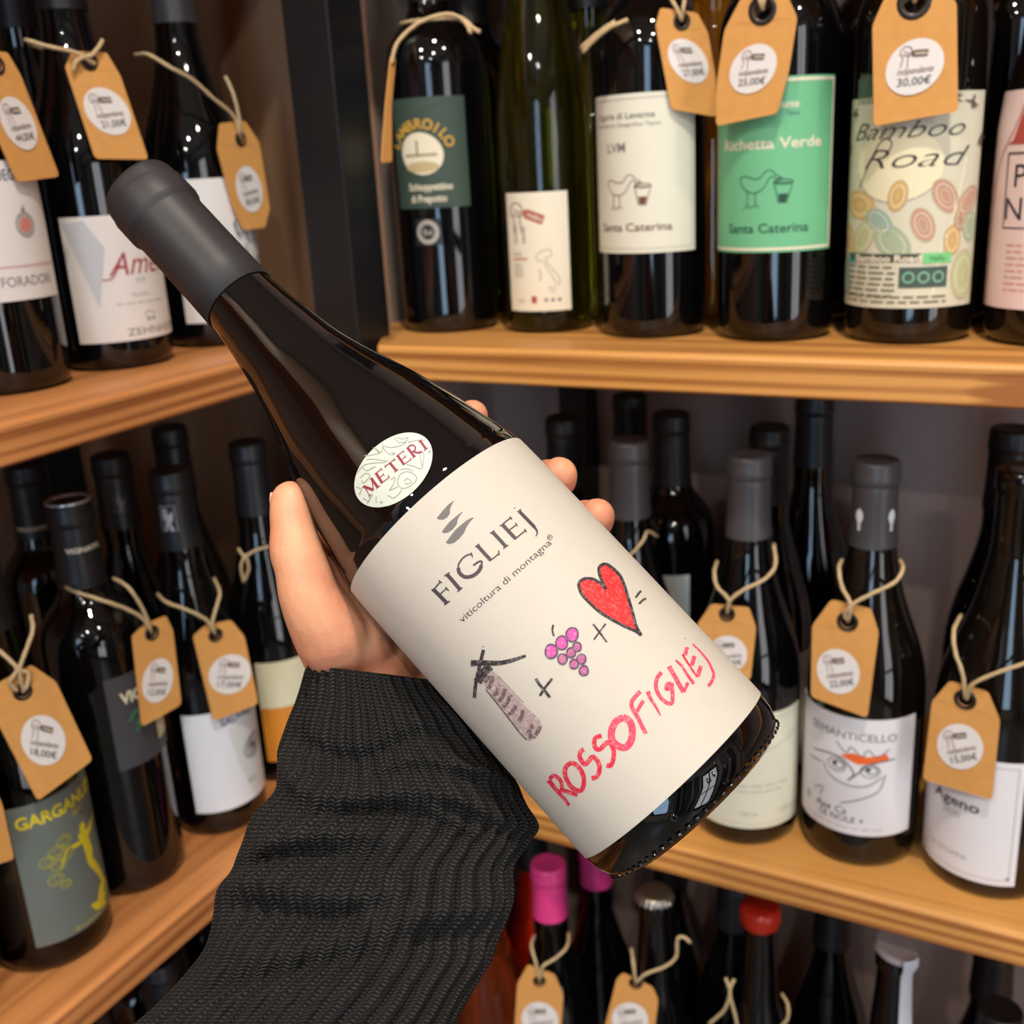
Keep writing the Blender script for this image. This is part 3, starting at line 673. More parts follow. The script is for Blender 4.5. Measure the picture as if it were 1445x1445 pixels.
B['l1'] = bottle('l1', V3(-0.611, 0.397, ZL), 0.0400, 'burgundy', 0.300, GLASS_GR, CAP_K, 'green bottle with grey Garganuda label and yellow vine figure', group=GM)
B['l2'] = bottle('l2', V3(-0.617, 0.480, ZL), 0.0372, 'bordeaux', 0.300, GLASS_K, CAP_K, 'black shouldered bottle with dark grey Vignato label and ringed capsule', group=GM)
B['l5'] = bottle('l5', V3(-0.608, 0.567, ZL), 0.0372, 'burgundy', 0.300, GLASS_K, CAP_K, 'dark bottle with white Sauvignon swirl label and lion on its capsule, lower left', group=GM)
B['l7'] = bottle('l7', V3(-0.608, 0.655, ZL), 0.0375, 'burgundy', 0.300, GLASS_K, CAP_K, 'dark bottle with cream and orange label beside the black sleeve', group=GM)
B['m2'] = bottle('m2', V3(-0.207, 0.731, ZL), 0.0405, 'burgundy', 0.300, GLASS_K, CAP_G, 'grey capped bottle with cream label half hidden behind the held bottle', group=GL)
B['sem'] = bottle('sem', V3(-0.121, 0.741, ZL), 0.0420, 'burgundy', 0.300, GLASS_BR, CAP_G, 'grey capped bottle with white Semanticello owl label', group=GL)
B['age'] = bottle('age', V3(-0.030, 0.742, ZL), 0.0440, 'burgundy', 0.300, GLASS_BR, None, 'uncapped dark bottle with white Ageno label at lower right', group=GL)
# second rows
def hid(key, x, y, z, R, kind, H, gl, cp, lab, grp, **k): B[key] = bottle(key, V3(x, y, z), R, kind, H, gl, cp, lab, group=grp, **k)
r0 = ray(838, 330); k0 = 0.862/r0.y
hid('s1', r0.x*k0, 0.862, ZU, 0.036, 'burgundy', 0.30, GLASS_OL, CAP_K, 'yellow-green bottle in second row behind the slender olive bottle', GU)
r0 = ray(1006, 330); k0 = 0.862/r0.y
hid('s2', r0.x*k0, 0.862, ZU, 0.036, 'burgundy', 0.30, GLASS_AM, CAP_K, 'amber wine bottle in second row between the two goose labels', GU)
hid('s3', -0.150, 0.850, ZU, 0.037, 'bordeaux', 0.30, GLASS_K, CAP_K, 'dark bottle in second row between green and bamboo labels', GU)
hid('s4', -0.492, 0.868, ZU, 0.037, 'bordeaux', 0.30, GLASS_K, CAP_K, 'dark bottle in second row behind the dark green label', GU)
hid('s6', -0.062, 0.856, ZU, 0.037, 'bordeaux', 0.30, GLASS_BR, CAP_K, 'brown bottle in second row between bamboo and pink labels', GU)
hid('a4', -0.728, 0.600, ZU, 0.037, 'burgundy', 0.30, GLASS_K, CAP_K, 'dark bottle in second row behind the white Zehnhof label', GA)
hid('a5', -0.735, 0.500, ZU, 0.037, 'burgundy', 0.30, GLASS_K, CAP_K, 'dark bottle in second row behind the pomegranate label', GA)
hid('l3', -0.755, 0.552, ZL, 0.0335, 'bordeaux', 0.297, GLASS_K, CAP_K, 'black bottle with lettered capsule at far left under the shelf', GM)
hid('l4', -0.695, 0.592-0.004, ZL, 0.0335, 'burgundy', 0.300, GLASS_K, CAP_K, 'dark bottle with faint lion emblem capsule behind the ringed capsule', GM)
hid('l6', -0.721, 0.679, ZL, 0.036, 'burgundy', 0.300, GLASS_K, CAP_K, 'dark bottle whose black capsule rises right behind the bright lion capsule', GM)
hid('m4', -0.306, 0.746, ZL, 0.038, 'burgundy', 0.300, GLASS_K, CAP_G, 'grey capped bottle just right of the fingertips', GL)
hid('m5', -0.306, 0.842, ZL, 0.0385, 'bordeaux', 0.300, GLASS_K, CAP_K, 'black capped shouldered bottle behind the held bottle with a white label edge', GL)
hid('m6', -0.366, 0.897, ZL, 0.036, 'burgundy', 0.302, GLASS_K, CAP_K, 'black capped bottle standing farthest back above the small grey cap', GL)
hid('m7', -0.390, 0.806, ZL, 0.037, 'burgundy', 0.300, GLASS_K, CAP_K, 'black capped bottle directly behind the middle fingertip', GL)
hid('m8', -0.215, 0.816, ZL, 0.037, 'burgundy', 0.300, GLASS_K, CAP_K, 'dark bottle right behind the front grey capped cream label bottle', GL)
hid('m9', -0.199, 0.897, ZL, 0.0375, 'burgundy', 0.310, GLASS_K, CAP_K, 'tallest dark bottle at the back near the middle of the lower right shelf', GL)
hid('m10', -0.043, 0.835, ZL, 0.037, 'burgundy', 0.305, GLASS_K, CAP_K, 'dark bottle behind the uncapped Ageno bottle', GL)
# third shelf, seen from above
hid('p1', -0.379, 0.716, Z3, 0.036, 'burgundy', 0.298, GLASS_K, CAP_P, 'bottle with bright pink capsule under the lower right shelf', G3, cap_len=0.052)
hid('p2', -0.368, 0.793, Z3, 0.034, 'burgundy', 0.270, GLASS_K, CAP_P, 'second pink capped bottle, set behind the first one', G3, cap_len=0.04)
hid('p3', -0.279, 0.716, Z3, 0.036, 'crown', 0.296, GLASS_K, None, 'dark bottle closed with a silver crown cap', G3)
hid('p4', -0.193, 0.732, Z3, 0.036, 'crown', 0.296, GLASS_K, None, 'dark bottle with glossy red top', G3)
hid('p5', -0.086, 0.727, Z3, 0.037, 'crown', 0.296, GLASS_K, None, 'dark bottle with white disc stopper and paper seal strip', G3)
hid('p6', -0.455, 0.722, Z3, 0.035, 'burgundy', 0.290, GLASS_RO, CAP_K, 'rose wine bottle beside the sleeve, left of the pink capsule', G3)
hid('p7', -0.443, 0.805, Z3, 0.034, 'burgundy', 0.280, GLASS_RD, CAP_K, 'bright red drink bottle behind the rose one', G3)
for i, (x, y) in enumerate(((-0.235, 0.800), (-0.150, 0.812), (-0.308, 0.836), (-0.020, 0.800), (-0.010, 0.715))):
    hid('q%d' % i, x, y, Z3, 0.035, 'burgundy', 0.28, GLASS_K, CAP_K, ['dark bottle behind and between the crown cap and the red top', 'dark bottle behind and right of the red top', 'dark bottle behind the crown cap, left side',
        'dark bottle behind the white disc stopper', 'dark bottle at the bottom right picture corner'][i], G3)
for i, (x, y) in enumerate(((-0.615, 0.400), (-0.620, 0.485), (-0.615, 0.570), (-0.610, 0.655), (-0.705, 0.53), (-0.705, 0.62))):
    hid('t%d' % i, x, y, Z3, 0.036, 'bordeaux', 0.29, GLASS_K, CAP_K, ['dark bottle under the lower left shelf, front row nearest the camera', 'dark bottle under the lower left shelf, second of the front row', 'dark bottle under the lower left shelf, third of the front row',
        'dark bottle under the lower left shelf, by the corner post', 'dark back row bottle under the lower left shelf, nearer one', 'dark back row bottle under the lower left shelf, farther one'][i], 'dark bottles under the lower left shelf')
# ---- labels
front_label(B['b1'], (561, 215), (659, 215), 0, (610, 136), (622, 293), paper((58, 76, 66)), content=c_b1, extra=(0.05, 0))
front_label(B['b1'], (587, 328), (623, 327), 0, (605, 309), (605, 346), mat('seal_foil', (34, 38, 40), 0.4), name='round_seal', content=c_seal)
front_label(B['b2'], (719, 355), (803, 353), 0, (758, 271), (766, 439), paper((238, 230, 208)), content=c_b2)
front_label(B['b3'], (842, 245), (980, 283), 0, (900, 131), (912, 357), paper((230, 228, 210)), content=c_b3, extra=(0.03, 0))
front_label(B['b4'], (1015, 250), (1173, 230), 0, (1098, 108), (1092, 356), paper((112, 190, 142)), content=c_b4, extra=(0.06, 0))
front_label(B['b5'], (1199, 285), (1378, 280), 0, (1290, 132), (1280, 435), paper((216, 212, 188)), content=c_b5, extra=(0.06, 0))
front_label(B['b5'], (1212, 130), (1262, 130), 0, (1240, 108), (1240, 146), paper((70, 92, 78)), name='back_label')
front_label(B['b6'], (1386, 290), (1530, 300), 0, (1440, 126), (1440, 437), paper((232, 206, 202)), content=c_b6, extra=(0.05, 0))
front_label(B['a1'], (-70, 330), (64, 335), 0, (10, 226), (20, 425), paper((226, 222, 220)), content=c_a1, extra=(0, 0.1))
front_label(B['a2'], (99, 400), (236, 392), 0, (150, 304), (182, 481), paper((228, 222, 218)), content=c_a2)
front_label(B['a3'], (247, 340), (371, 345), 0, (305, 251), (322, 453), paper((230, 228, 226)), content=c_a3, extra=(0, 0.1))
front_label(B['l1'], (28, 1235), (153, 1185), 0, (75, 1122), (118, 1311), paper((104, 114, 108)), content=c_l1)
front_label(B['l2'], (156, 1020), (240, 1000), 0, (190, 945), (190, 1082), paper((64, 64, 70)), content=c_l2, extra=(0, 0.1))
front_label(B['l5'], (265, 1070), (374, 1055), 0, (310, 1003), (330, 1140), paper((228, 230, 236)), content=c_l5, extra=(0, 0.1))
front_label(B['l7'], (369, 1005), (470, 985), 0, (410, 930), (420, 1070), paper((230, 224, 190)), content=c_l7)
front_label(B['l0'], (-80, 1270), (14, 1270), 0, (-20, 1215), (-10, 1400), paper((206, 196, 190)), content=c_plain, extra=(0, 0.3))
front_label(B['m2'], (985, 1080), (1121, 1075), 0, (1055, 1008), (1057, 1169), paper((230, 228, 206)), content=c_m2, extra=(0, 0.1))
front_label(B['sem'], (1134, 1065), (1286, 1090), 0, (1207, 1014), (1205, 1178), paper((230, 228, 232)), content=c_sem, extra=(0.05, 0))
front_label(B['age'], (1301, 1150), (1441, 1155), 0, (1390, 1072), (1385, 1246), paper((228, 226, 230)), content=c_age, extra=(0.06, 0))
front_label(B['m8'], (1085, 1000), (1141, 1000), 0, (1128, 922), (1128, 1078), paper((216, 210, 184)), extra=(0, 0.3))
front_label(B['m5'], (890, 880), (973, 885), 0, (962, 812), (962, 980), paper((226, 230, 224)))
# emblems, rings and lettering on the capsules
def cap_print(b, x, y, Wd, Hh, fnc, name='capsule_print'):
    a, z = cyl_hit(b, x, y, 0.016)
    fn = lambda X, Y, off: (lambda zz, aa, r: Vector((r*math.sin(aa), -r*math.cos(aa), zz)))(z-Hh/2+Y, X/0.016+a-b.rz, prof_r(b.prof, z)+0.0011+off)
    P = Print(fn, 0.0015, Wd, Hh); fnc(P); P.build(b.cap)
def lion(m1, m2):
    def f(P):
        P.line([(0.04, 0.03), (0.96, 0.03), (0.96, 0.97), (0.04, 0.97), (0.04, 0.03)], 0.0006, m1, sub=1, nm='emblem')
        P.poly([(0.2, 0.1), (0.45, 0.12), (0.5, 0.35), (0.8, 0.2), (0.75, 0.5), (0.6, 0.6), (0.8, 0.85), (0.55, 0.85), (0.45, 0.65), (0.35, 0.85), (0.15, 0.85), (0.3, 0.55), (0.15, 0.4)], m1, nm='emblem')
    return f
I_SIL = mat('silver_ink', (190, 192, 194), 0.35, metal=0.3); I_SIL2 = mat('dull_silver_ink', (110, 112, 114), 0.4)
cap_print(B['l5'], 238, 735, 0.0125, 0.024, lion(I_SIL, I_BLK)); cap_print(B['l4'], 172, 713, 0.0115, 0.022, lion(I_SIL2, I_BLK)); cap_print(B['l2'], 120, 774, 0.030, 0.005, lambda P: P.text('VIGNATO', 0.5, 0.6, 1.0, I_CRM, bold=0.03, width=0.9))
cap_print(B['l3'], 45, 746, 0.030, 0.005, lambda P: P.text('VIGNATO', 0.5, 0.6, 1.0, I_CRM, bold=0.03, width=0.9))
def drops(P):
    for x in (0.0, 1.0): P.poly([(x-0.10, 0.15), (x, 0.0), (x+0.10, 0.15), (x+0.13, 0.4), (x+0.04, 0.7), (x+0.05, 1.0), (x-0.05, 1.0), (x-0.04, 0.7), (x-0.13, 0.4)], mat('white_ink', (240, 240, 240), 0.4), nm='white_drops')
cap_print(B['sem'], 1236, 736, 0.0235, 0.016, drops)
v, f = lathe([(0.3002, 0.0154), (0.3016, 0.0156), (0.3022, 0.0150), (0.3016, 0.0130), (0.3006, 0.0128)], 36, False, False)
mesh_obj('steel_ring', v, f, mat('pale_metal', (200, 202, 200), 0.3, metal=0.7), B['l2'].root, True)
# closures without capsule
v, f = lathe([(0.286, 0.0150), (0.288, 0.0162), (0.296, 0.0162), (0.300, 0.0156), (0.3008, 0.0150), (0.3008, 0.0095), (0.297, 0.0092)], 40, False, True)
mesh_obj('glass_lip', v, f, GLASS_BR, B['age'].root, True, 50)
v, f = lathe([(0.297, 0.009), (0.3035, 0.009), (0.304, 0.0085)], 24, False, True); mesh_obj('cork', v, f, mat('dark_cork', (60, 44, 34), 0.8), B['age'].root, True, 40)
def crown_cap(parent, z, m, name):
    V = []; F = []; n = 84
    ring = [(0.0, 0.0163, 1), (0.0025, 0.0154, 1), (0.0052, 0.0142, 0.3), (0.0068, 0.0125, 0), (0.0072, 0.006, 0)]
    for h, r, c in ring:
        for k in range(n):
            a = 2*PI*k/n; rr = r*(1+0.05*c*math.cos(21*a)); V.append((rr*math.cos(a), rr*math.sin(a), z+h))
    for i in range(len(ring)-1):
        for k in range(n): F.append((i*n+k, i*n+(k+1) % n, (i+1)*n+(k+1) % n, (i+1)*n+k))
    F.append(tuple((len(ring)-1)*n+k for k in range(n)))
    return mesh_obj(name, V, F, m, parent, True, 50)
crown_cap(B['p3'].root, 0.2935, STEEL, 'crown_cap')
v, f = lathe([(0.284, 0.0152), (0.288, 0.0166), (0.296, 0.0168), (0.3005, 0.0158), (0.3018, 0.0120), (0.3022, 0.004)], 40, False, True); mesh_obj('wax_top', v, f, CAP_RED, B['p4'].root, True, 60)
bmx = bmesh.new(); bmesh.ops.create_cone(bmx, cap_ends=True, segments=40, radius1=0.0165, radius2=0.0158, depth=0.005, matrix=Matrix.Translation((0, 0, 0.2995)) @ Matrix.Rotation(0.25, 4, 'Y'))
bm_obj('disc_stopper', bmx, mat('grey_white_disc', (176, 166, 168), 0.4), B['p5'].root, True, 40)
b5 = B['p5']; fn = lambda x, y, off: (lambda z, r: Vector((r*math.sin(x/0.016+0.7), -r*math.cos(x/0.016+0.7), z)))(0.18+y, (prof_r(b5.prof, 0.18+y) if 0.18+y < 0.285 else 0.0172)+0.0012+off)
sheet(fn, 0.012, 0.122, 'seal_strip', mat('white_seal_strip', (214, 216, 226), 0.5), b5.root, ny=14)
v, f = lathe([(0.247, 0.0163), (0.295, 0.0165), (0.3, 0.015)], 30, False, True); 
# ------------------------------------------------------------------ PRICE TAGS
def tag_normal(b, turn):
    d = Vector((-b.base.x, -b.base.y, 0)).normalized(); return Matrix.Rotation(math.radians(turn), 3, 'Z') @ d
def round_poly(pts, k=0.12, rmax=6.0):
    out = []; n = len(pts)
    for i in range(n):
        p, a, c = Vector(pts[i]), Vector(pts[i-1]), Vector(pts[(i+1) % n])
        da, dc = (a-p), (c-p); ra = min(da.length*k, rmax); rc = min(dc.length*k, rmax)
        A = p+da.normalized()*ra; Cc = p+dc.normalized()*rc
        out += [tuple(A), tuple((A+Cc)*0.25+p*0.5), tuple(Cc)]
    return out
def price_tag(b, turn, gap, pts, hole, st, price, label, strands, hr=None, word='VINERIA', rounded=0.10, ring=None):
    from mathutils.geometry import tessellate_polygon
    n = tag_normal(b, turn); p0 = b.base + n*(b.R+gap)
    pl = lambda x, y, d=0.0: on_plane(x, y, p0+n*d, n)
    O = pl(*hole); ex = Vector((0, 0, 1)).cross(n)
    outer = round_poly(pts, rounded); hc = pl(*hole); hr = hr or 0.0036
    rim = [hc + (ex*math.cos(2*PI*k/18)+Vector((0, 0, 1))*math.sin(2*PI*k/18))*hr for k in range(18)]
    P3 = [pl(*q)-O for q in outer]; H3 = [q-O for q in rim]
    to2 = lambda q: Vector((q.dot(ex), q.z, 0))
    tris = tessellate_polygon([[to2(q) for q in P3], [to2(q) for q in H3]])
    al = P3+H3; N = len(al); th = n*0.0004
    bow = lambda q: n*(-0.9*(q.dot(ex)**2))       # cards bow a little
    V = [q+th+bow(q) for q in al]+[q-th+bow(q) for q in al]
    F = [tuple(t) for t in tris]+[tuple(i+N for i in t[::-1]) for t in tris]
    for lo, hi in ((0, len(P3)), (len(P3), N)):
        m_ = hi-lo
        for i in range(m_): a, c = lo+i, lo+(i+1) % m_; F.append((a, c, c+N, a+N))
    bm = bmesh.new(); vs = [bm.verts.new(v) for v in V]
    for q in F:
        try: bm.faces.new([vs[i] for i in q])
        except ValueError: pass
    bmesh.ops.recalc_face_normals(bm, faces=bm.faces)
    o = bm_obj('price_tag', bm, KRAFT); o.location = O; tag(o, label, 'price tag', 'kraft price tags tied to bottle necks')
    # eyelet
    seg = 18; V = []; F = []
    for rr, dd in ((hr*1.0, 0.0002), (hr*1.02, 0.0011), (hr*1.5, 0.0010), (hr*1.62, 0.0004)):
        for k in range(seg): V.append((ex*math.cos(2*PI*k/seg)+Vector((0, 0, 1))*math.sin(2*PI*k/seg))*rr+n*dd)
    for i in range(3):
        for k in range(seg): F.append((i*seg+k, i*seg+(k+1) % seg, (i+1)*seg+(k+1) % seg, (i+1)*seg+k))
    mesh_obj('eyelet', V, F, EYE, o, True)
    if st:
        cx, cy, rx, ry, tilt, rot = st; c, s_ = math.cos(math.radians(tilt)), math.sin(math.radians(tilt)); cr, sr = math.cos(math.radians(rot)), math.sin(math.radians(rot))
        def fn(x, y, off):
            y -= 1; x, y = x*cr-y*sr, x*sr+y*cr
            # undo the ellipse's own tilt so that print stays level
            a, b_ = x*c+(-y)*s_, -x*s_+(-y)*c
            px, py = rx*a, ry*b_
            q = pl(cx+px*c-py*s_, cy+px*s_+py*c)-O
            return q+n*(0.0005+off)+bow(q)
        P = Print(fn, None, 2.0, 2.0)
        ds = Print(fn, None, 2.0, 2.0); ds.ell(0.5, 0.5, 0.5, 0.5, WHITE, n=40, nm='sticker'); ds.depth = 0; ds.build(o)
        stk = [c_ for c_ in o.children if c_.name.startswith('sticker')][0]
        P.depth = 3
        hand_logo(P, 0.42, 0.30, 0.23, I_BRN, ink((92, 62, 54)), I_CRM, word=word, rot=0.0)
        P.text('indipendente', 0.52, 0.56, 0.17, I_BRN, width=0.62, shear=0.2, rot=0.08); P.text(price, 0.54, 0.755, 0.20, ink((96, 92, 88)), width=0.58, bold=0.01, rot=0.06)
        P.build(stk)
    parts = []
    for sdd in strands:
        pp = [pl(q[0], q[1], q[2] if len(q) > 2 else 0.002)-O for q in sdd]
        parts.append(tube('twine', pp, 0.00135, None))
    if ring:
        rr = prof_r(b.prof, ring)+0.0009
        parts.append(tube('twine', [b.base+Vector((rr*math.cos(k*PI/8), rr*math.sin(k*PI/8), ring+0.001*math.sin(k*PI/8)))-O for k in range(17)], 0.00135, None))
    if parts:
        v, f = join(parts); mesh_obj('twine', v, f, TWINE, o, True)
    return o
price_tag(B['a1'], 38, 0.004, [(-24, 92), (-8, 72), (10, 74), (29, 106), (85, 249), (24, 257), (-24, 150)], (-5, 92), (25, 174, 41, 22, 62, 14), '44,00€', 'kraft price tag with bent sticker hanging over the pomegranate label', [[(-5, 92, 0.002), (-20, 70, 0.003), (-60, 50, 0)]])
price_tag(B['a2'], 20, 0.006, [(101, 72), (150, 74), (170, 107), (210, 225), (134, 224), (92, 95)], (126, 87), (151, 157, 39, 27, 45, 12), '21,00€', 'kraft price tag hanging on the dark bottle above the charcoal capsule',
          [[(35, 56, -0.01), (70, 66, 0.002), (100, 72, 0.004), (124, 80, 0.004), (138, 68, 0.004), (145, 56, 0.004)], [(128, 77, 0.004), (108, 86, 0.004), (103, 100, 0.003)], [(116, 78, 0.003), (124, 84, 0.003), (134, 90, 0.001), (126, 88, -0.001)], [(45, 58, -0.01), (42, 62, -0.02), (60, 68, -0.03)]])
price_tag(B['a3'], 42, 0.004, [(310, 174), (345, 170), (366, 201), (381, 294), (374, 321), (343, 325), (329, 294), (307, 211)], (339, 196), (351, 267, 33, 18, 78, 10), '38,00€', 'kraft price tag curled against the bottle next to the corner post',
          [[(190, 78, -0.03), (209, 77, -0.012), (240, 95, 0.0), (271, 112, 0.003), (300, 138, 0.004), (329, 163, 0.003), (338, 190, 0.002)], [(318, 108, -0.004), (328, 130, 0.002), (335, 155, 0.003), (339, 180, 0.002), (339, 196, -0.002)]])
def neck(*p): return list(p)
o = price_tag(B['b1'], 62, -0.004, [(551, 80), (558, 82), (552, 150), (553, 228), (539, 230), (544, 150)], (553, 90), None, '', 'kraft price tag seen edge-on at the left of the dark green label bottle',
          [[(552, 90, 0.0), (560, 62, 0.004), (580, 40, 0.012), (602, 27, 0.022), (632, 20, 0.034), (655, 28, 0.048), (668, 40, 0.055), (677, 45, 0.06)], [(648, 24, 0.046), (658, 34, 0.05), (664, 46, 0.056)]], hr=0.001, ring=0.232)
price_tag(B['b3'], 12, 0.004, [(932, 11), (984, 18), (999, 46), (1010, 110), (1012, 165), (947, 154), (925, 36)], (962, 30), (971, 86, 35, 24, 52, 10), '27,00€', 'kraft price tag overlapping the cream goose label',
          [[(822, 74, -0.01), (840, 55, -0.004), (862, 38, 0.002), (886, 28, 0.004)], [(820, 68, -0.01), (842, 48, -0.004), (868, 30, 0.002)], [(945, -5, 0.0), (955, 12, 0.003), (962, 28, 0.002)], [(966, 0, 0.003), (964, 14, 0.004), (962, 30, -0.001)]])
price_tag(B['b4'], -14, 0.010, [(1055, -20), (1105, -20), (1125, 25), (1113, 102), (1097, 160), (1010, 178), (1011, 119), (1022, 43)], (1076, 14), (1063, 97, 39, 29, -50, -6), '25,00€', 'kraft price tag with red logo overlapping the green goose label',
          [[(1068, -25, 0), (1072, 0, 0.003), (1077, 14, 0.0)], [(1082, -25, 0), (1078, 0, 0.003), (1075, 13, 0.001)]], hr=0.0055)
price_tag(B['b5'], -4, 0.010, [(1256, -20), (1328, -22), (1350, 4), (1352, 157), (1233, 178), (1231, 36)], (1290, 3), (1291, 94, 46, 35, -42, -4), '30,00€', 'large kraft price tag reading 30,00 euro above the Bamboo Road label',
          [[(1284, -25, 0), (1288, -8, 0.003), (1291, 3, 0.0)], [(1298, -25, 0), (1293, -8, 0.003), (1290, 2, 0.001)]], hr=0.006)
price_tag(B['l0'], 20, 0.006, [(-70, 1090), (-10, 1105), (3, 1135), (20, 1212), (-30, 1228), (-74, 1190)], (-30, 1115), (-28, 1165, 26, 26, 0, 0), '16,00€', 'kraft price tag cut off at the lower left picture edge', [[(-30, 1115, 0), (-40, 1085, 0.002)]])
price_tag(B['l1'], 4, 0.008, [(-20, 988), (-10, 968), (44, 938), (79, 962), (131, 1073), (53, 1130)], (32, 976), (61, 1044, 36, 31, 70, -10), '18,00€', 'kraft price tag hanging above the yellow vine figure label',
          [[(44, 868, -0.01), (46, 890, 0.0), (36, 920, 0.004), (28, 945, 0.004), (33, 974, 0.0)], [(-5, 915, 0.0), (12, 930, 0.003), (24, 945, 0.004), (14, 962, 0.003), (24, 975, 0.001)], [(24, 945, 0.004), (40, 950, 0.003), (38, 968, 0.003), (32, 976, -0.001)]])
price_tag(B['l2'], 26, 0.006, [(186, 898), (205, 880), (234, 869), (244, 889), (256, 994), (200, 1026)], (214, 893), (222, 960, 32, 21, -75, -8), '12,00€', 'kraft price tag over the dark grey Vignato label',
          [[(92, 828, -0.04), (108, 836, -0.02), (140, 846, 0.002), (175, 858, 0.004), (200, 872, 0.003), (213, 890, 0.001)], [(160, 816, -0.02), (180, 828, 0.002), (196, 850, 0.004), (207, 872, 0.003), (214, 893, -0.001)]])
price_tag(B['l5'], 16, 0.006, [(272, 898), (290, 882), (326, 875), (345, 898), (365, 993), (301, 1018)], (304, 896), (324, 951, 31, 27, -30, -8), '17,00€', 'kraft price tag over the white Sauvignon swirl label',
          [[(222, 838, -0.03), (235, 850, -0.005), (262, 860, 0.003), (290, 874, 0.004), (304, 894, 0.001)], [(302, 816, -0.025), (310, 836, -0.005), (305, 858, 0.002), (300, 878, 0.004), (304, 896, -0.001)]])
price_tag(B['m2'], -2, 0.006, [(984, 881), (1004, 852), (1057, 857), (1067, 886), (1059, 960), (978, 952)], (1026, 866), (1028, 922, 27, 25, 30, 4), '20,00€', 'kraft price tag half hidden by the held bottle edge',
          [[(1012, 792, -0.03), (1008, 808, -0.006), (1012, 828, 0.001), (1028, 846, 0.004), (1026, 864, 0.001)], [(1092, 768, -0.03), (1094, 798, -0.008), (1078, 818, 0.0), (1050, 832, 0.004), (1030, 848, 0.004), (1026, 866, -0.001)]])
price_tag(B['sem'], -6, 0.008, [(1146, 883), (1173, 846), (1229, 859), (1240, 893), (1224, 1013), (1144, 983)], (1196, 877), (1183, 947, 33, 29, 55, 6), '22,00€', 'kraft price tag above the white owl label',
          [[(1188, 790, -0.03), (1184, 802, -0.006), (1188, 828, 0.001), (1200, 852, 0.004), (1197, 876, 0.0)], [(1270, 790, -0.03), (1274, 803, -0.008), (1262, 822, 0.0), (1230, 838, 0.003), (1204, 852, 0.004), (1192, 866, 0.002), (1197, 877, -0.001)]], hr=0.0045)
price_tag(B['age'], -10, 0.008, [(1315, 990), (1340, 961), (1394, 976), (1411, 1017), (1400, 1129), (1302, 1100)], (1362, 987), (1355, 1053, 34, 31, 40, 8), '15,00€', 'kraft price tag over the white Ageno label at right',
          [[(1356, 868, -0.03), (1346, 890, -0.004), (1348, 920, 0.002), (1358, 950, 0.004), (1362, 985, 0.0)], [(1460, 930, 0.0), (1440, 938, 0.002), (1405, 950, 0.004), (1372, 966, 0.004), (1364, 987, -0.001)]], hr=0.0045)
price_tag(B['p1'], 0, 0.004, [(730, 1388), (745, 1361), (783, 1375), (795, 1405), (789, 1495), (724, 1485)], (761, 1384), (762, 1439, 27, 25, 40, 4), '14,00€', 'kraft price tag hanging below the bright pink capsule',
          [[(754, 1320, -0.025), (750, 1335, -0.006), (756, 1358, 0.003), (762, 1384, 0.0)], [(803, 1316, -0.025), (800, 1336, -0.006), (784, 1352, 0.001), (766, 1364, 0.004), (761, 1384, -0.001)]])
price_tag(B['p3'], -4, 0.004, [(854, 1447), (870, 1382), (879, 1373), (921, 1393), (929, 1411), (918, 1500), (848, 1492)], (897, 1387), (889, 1439, 26, 25, 30, 6), '13,00€', 'kraft price tag hanging below the silver crown cap',
          [[(891, 1338, -0.015), (894, 1362, 0.002), (897, 1386, 0.0)], [(897, 1387, 0.001), (912, 1374, 0.004), (938, 1364, 0.004), (954, 1350, 0.004), (956, 1325, 0.004), (966, 1323, 0.004), (974, 1330, 0.004)]])
price_tag(B['p4'], -4, 0.004, [(1000, 1500), (1015, 1478), (1050, 1480), (1062, 1510), (1050, 1590), (995, 1580)], (1030, 1490), None, '', 'kraft price tag just below the picture edge under the red top',
          [[(1024, 1380, 0.002), (1030, 1400, 0.004), (1022, 1425, 0.003), (1000, 1445, 0.001)], [(1036, 1382, 0.002), (1030, 1402, 0.004), (1040, 1450, 0.003), (1030, 1490, 0)], [(1103, 1402, -0.01), (1112, 1420, 0.0), (1106, 1445, 0.002), (1060, 1478, 0.003), (1030, 1490, 0)]])
# loose twine ends round two more necks
def neck_twine(b, strands, label):
    n = tag_normal(b, 0); p0 = b.base+n*(b.R*0.6); parts = []
    O = b.base+Vector((0, 0, 0.22))
    for s_ in strands: parts.append(tube('t', [on_plane(q[0], q[1], p0+n*q[2], n)-O for q in s_], 0.0012, None))
    v, f = join(parts); o = mesh_obj('neck_twine', v, f, TWINE, None, True); o.location = O; tag(o, label, 'twine')
neck_twine(B['m4'], [[(880, 790, 0), (895, 778, 0.004), (908, 762, 0.003), (914, 750, -0.002), (928, 757, -0.01)]], 'loop of jute twine round the neck of the grey capped bottle by the fingertips')
neck_twine(B['l7'], [[(380, 771, 0), (362, 776, 0.003), (345, 784, 0.004), (336, 774, 0.0)], [(345, 784, 0.004), (340, 800, 0.005), (344, 822, 0.004)], [(347, 784, 0.004), (351, 802, 0.005), (345, 820, 0.004)]], 'knotted jute twine round the bottle neck left of the thumb')
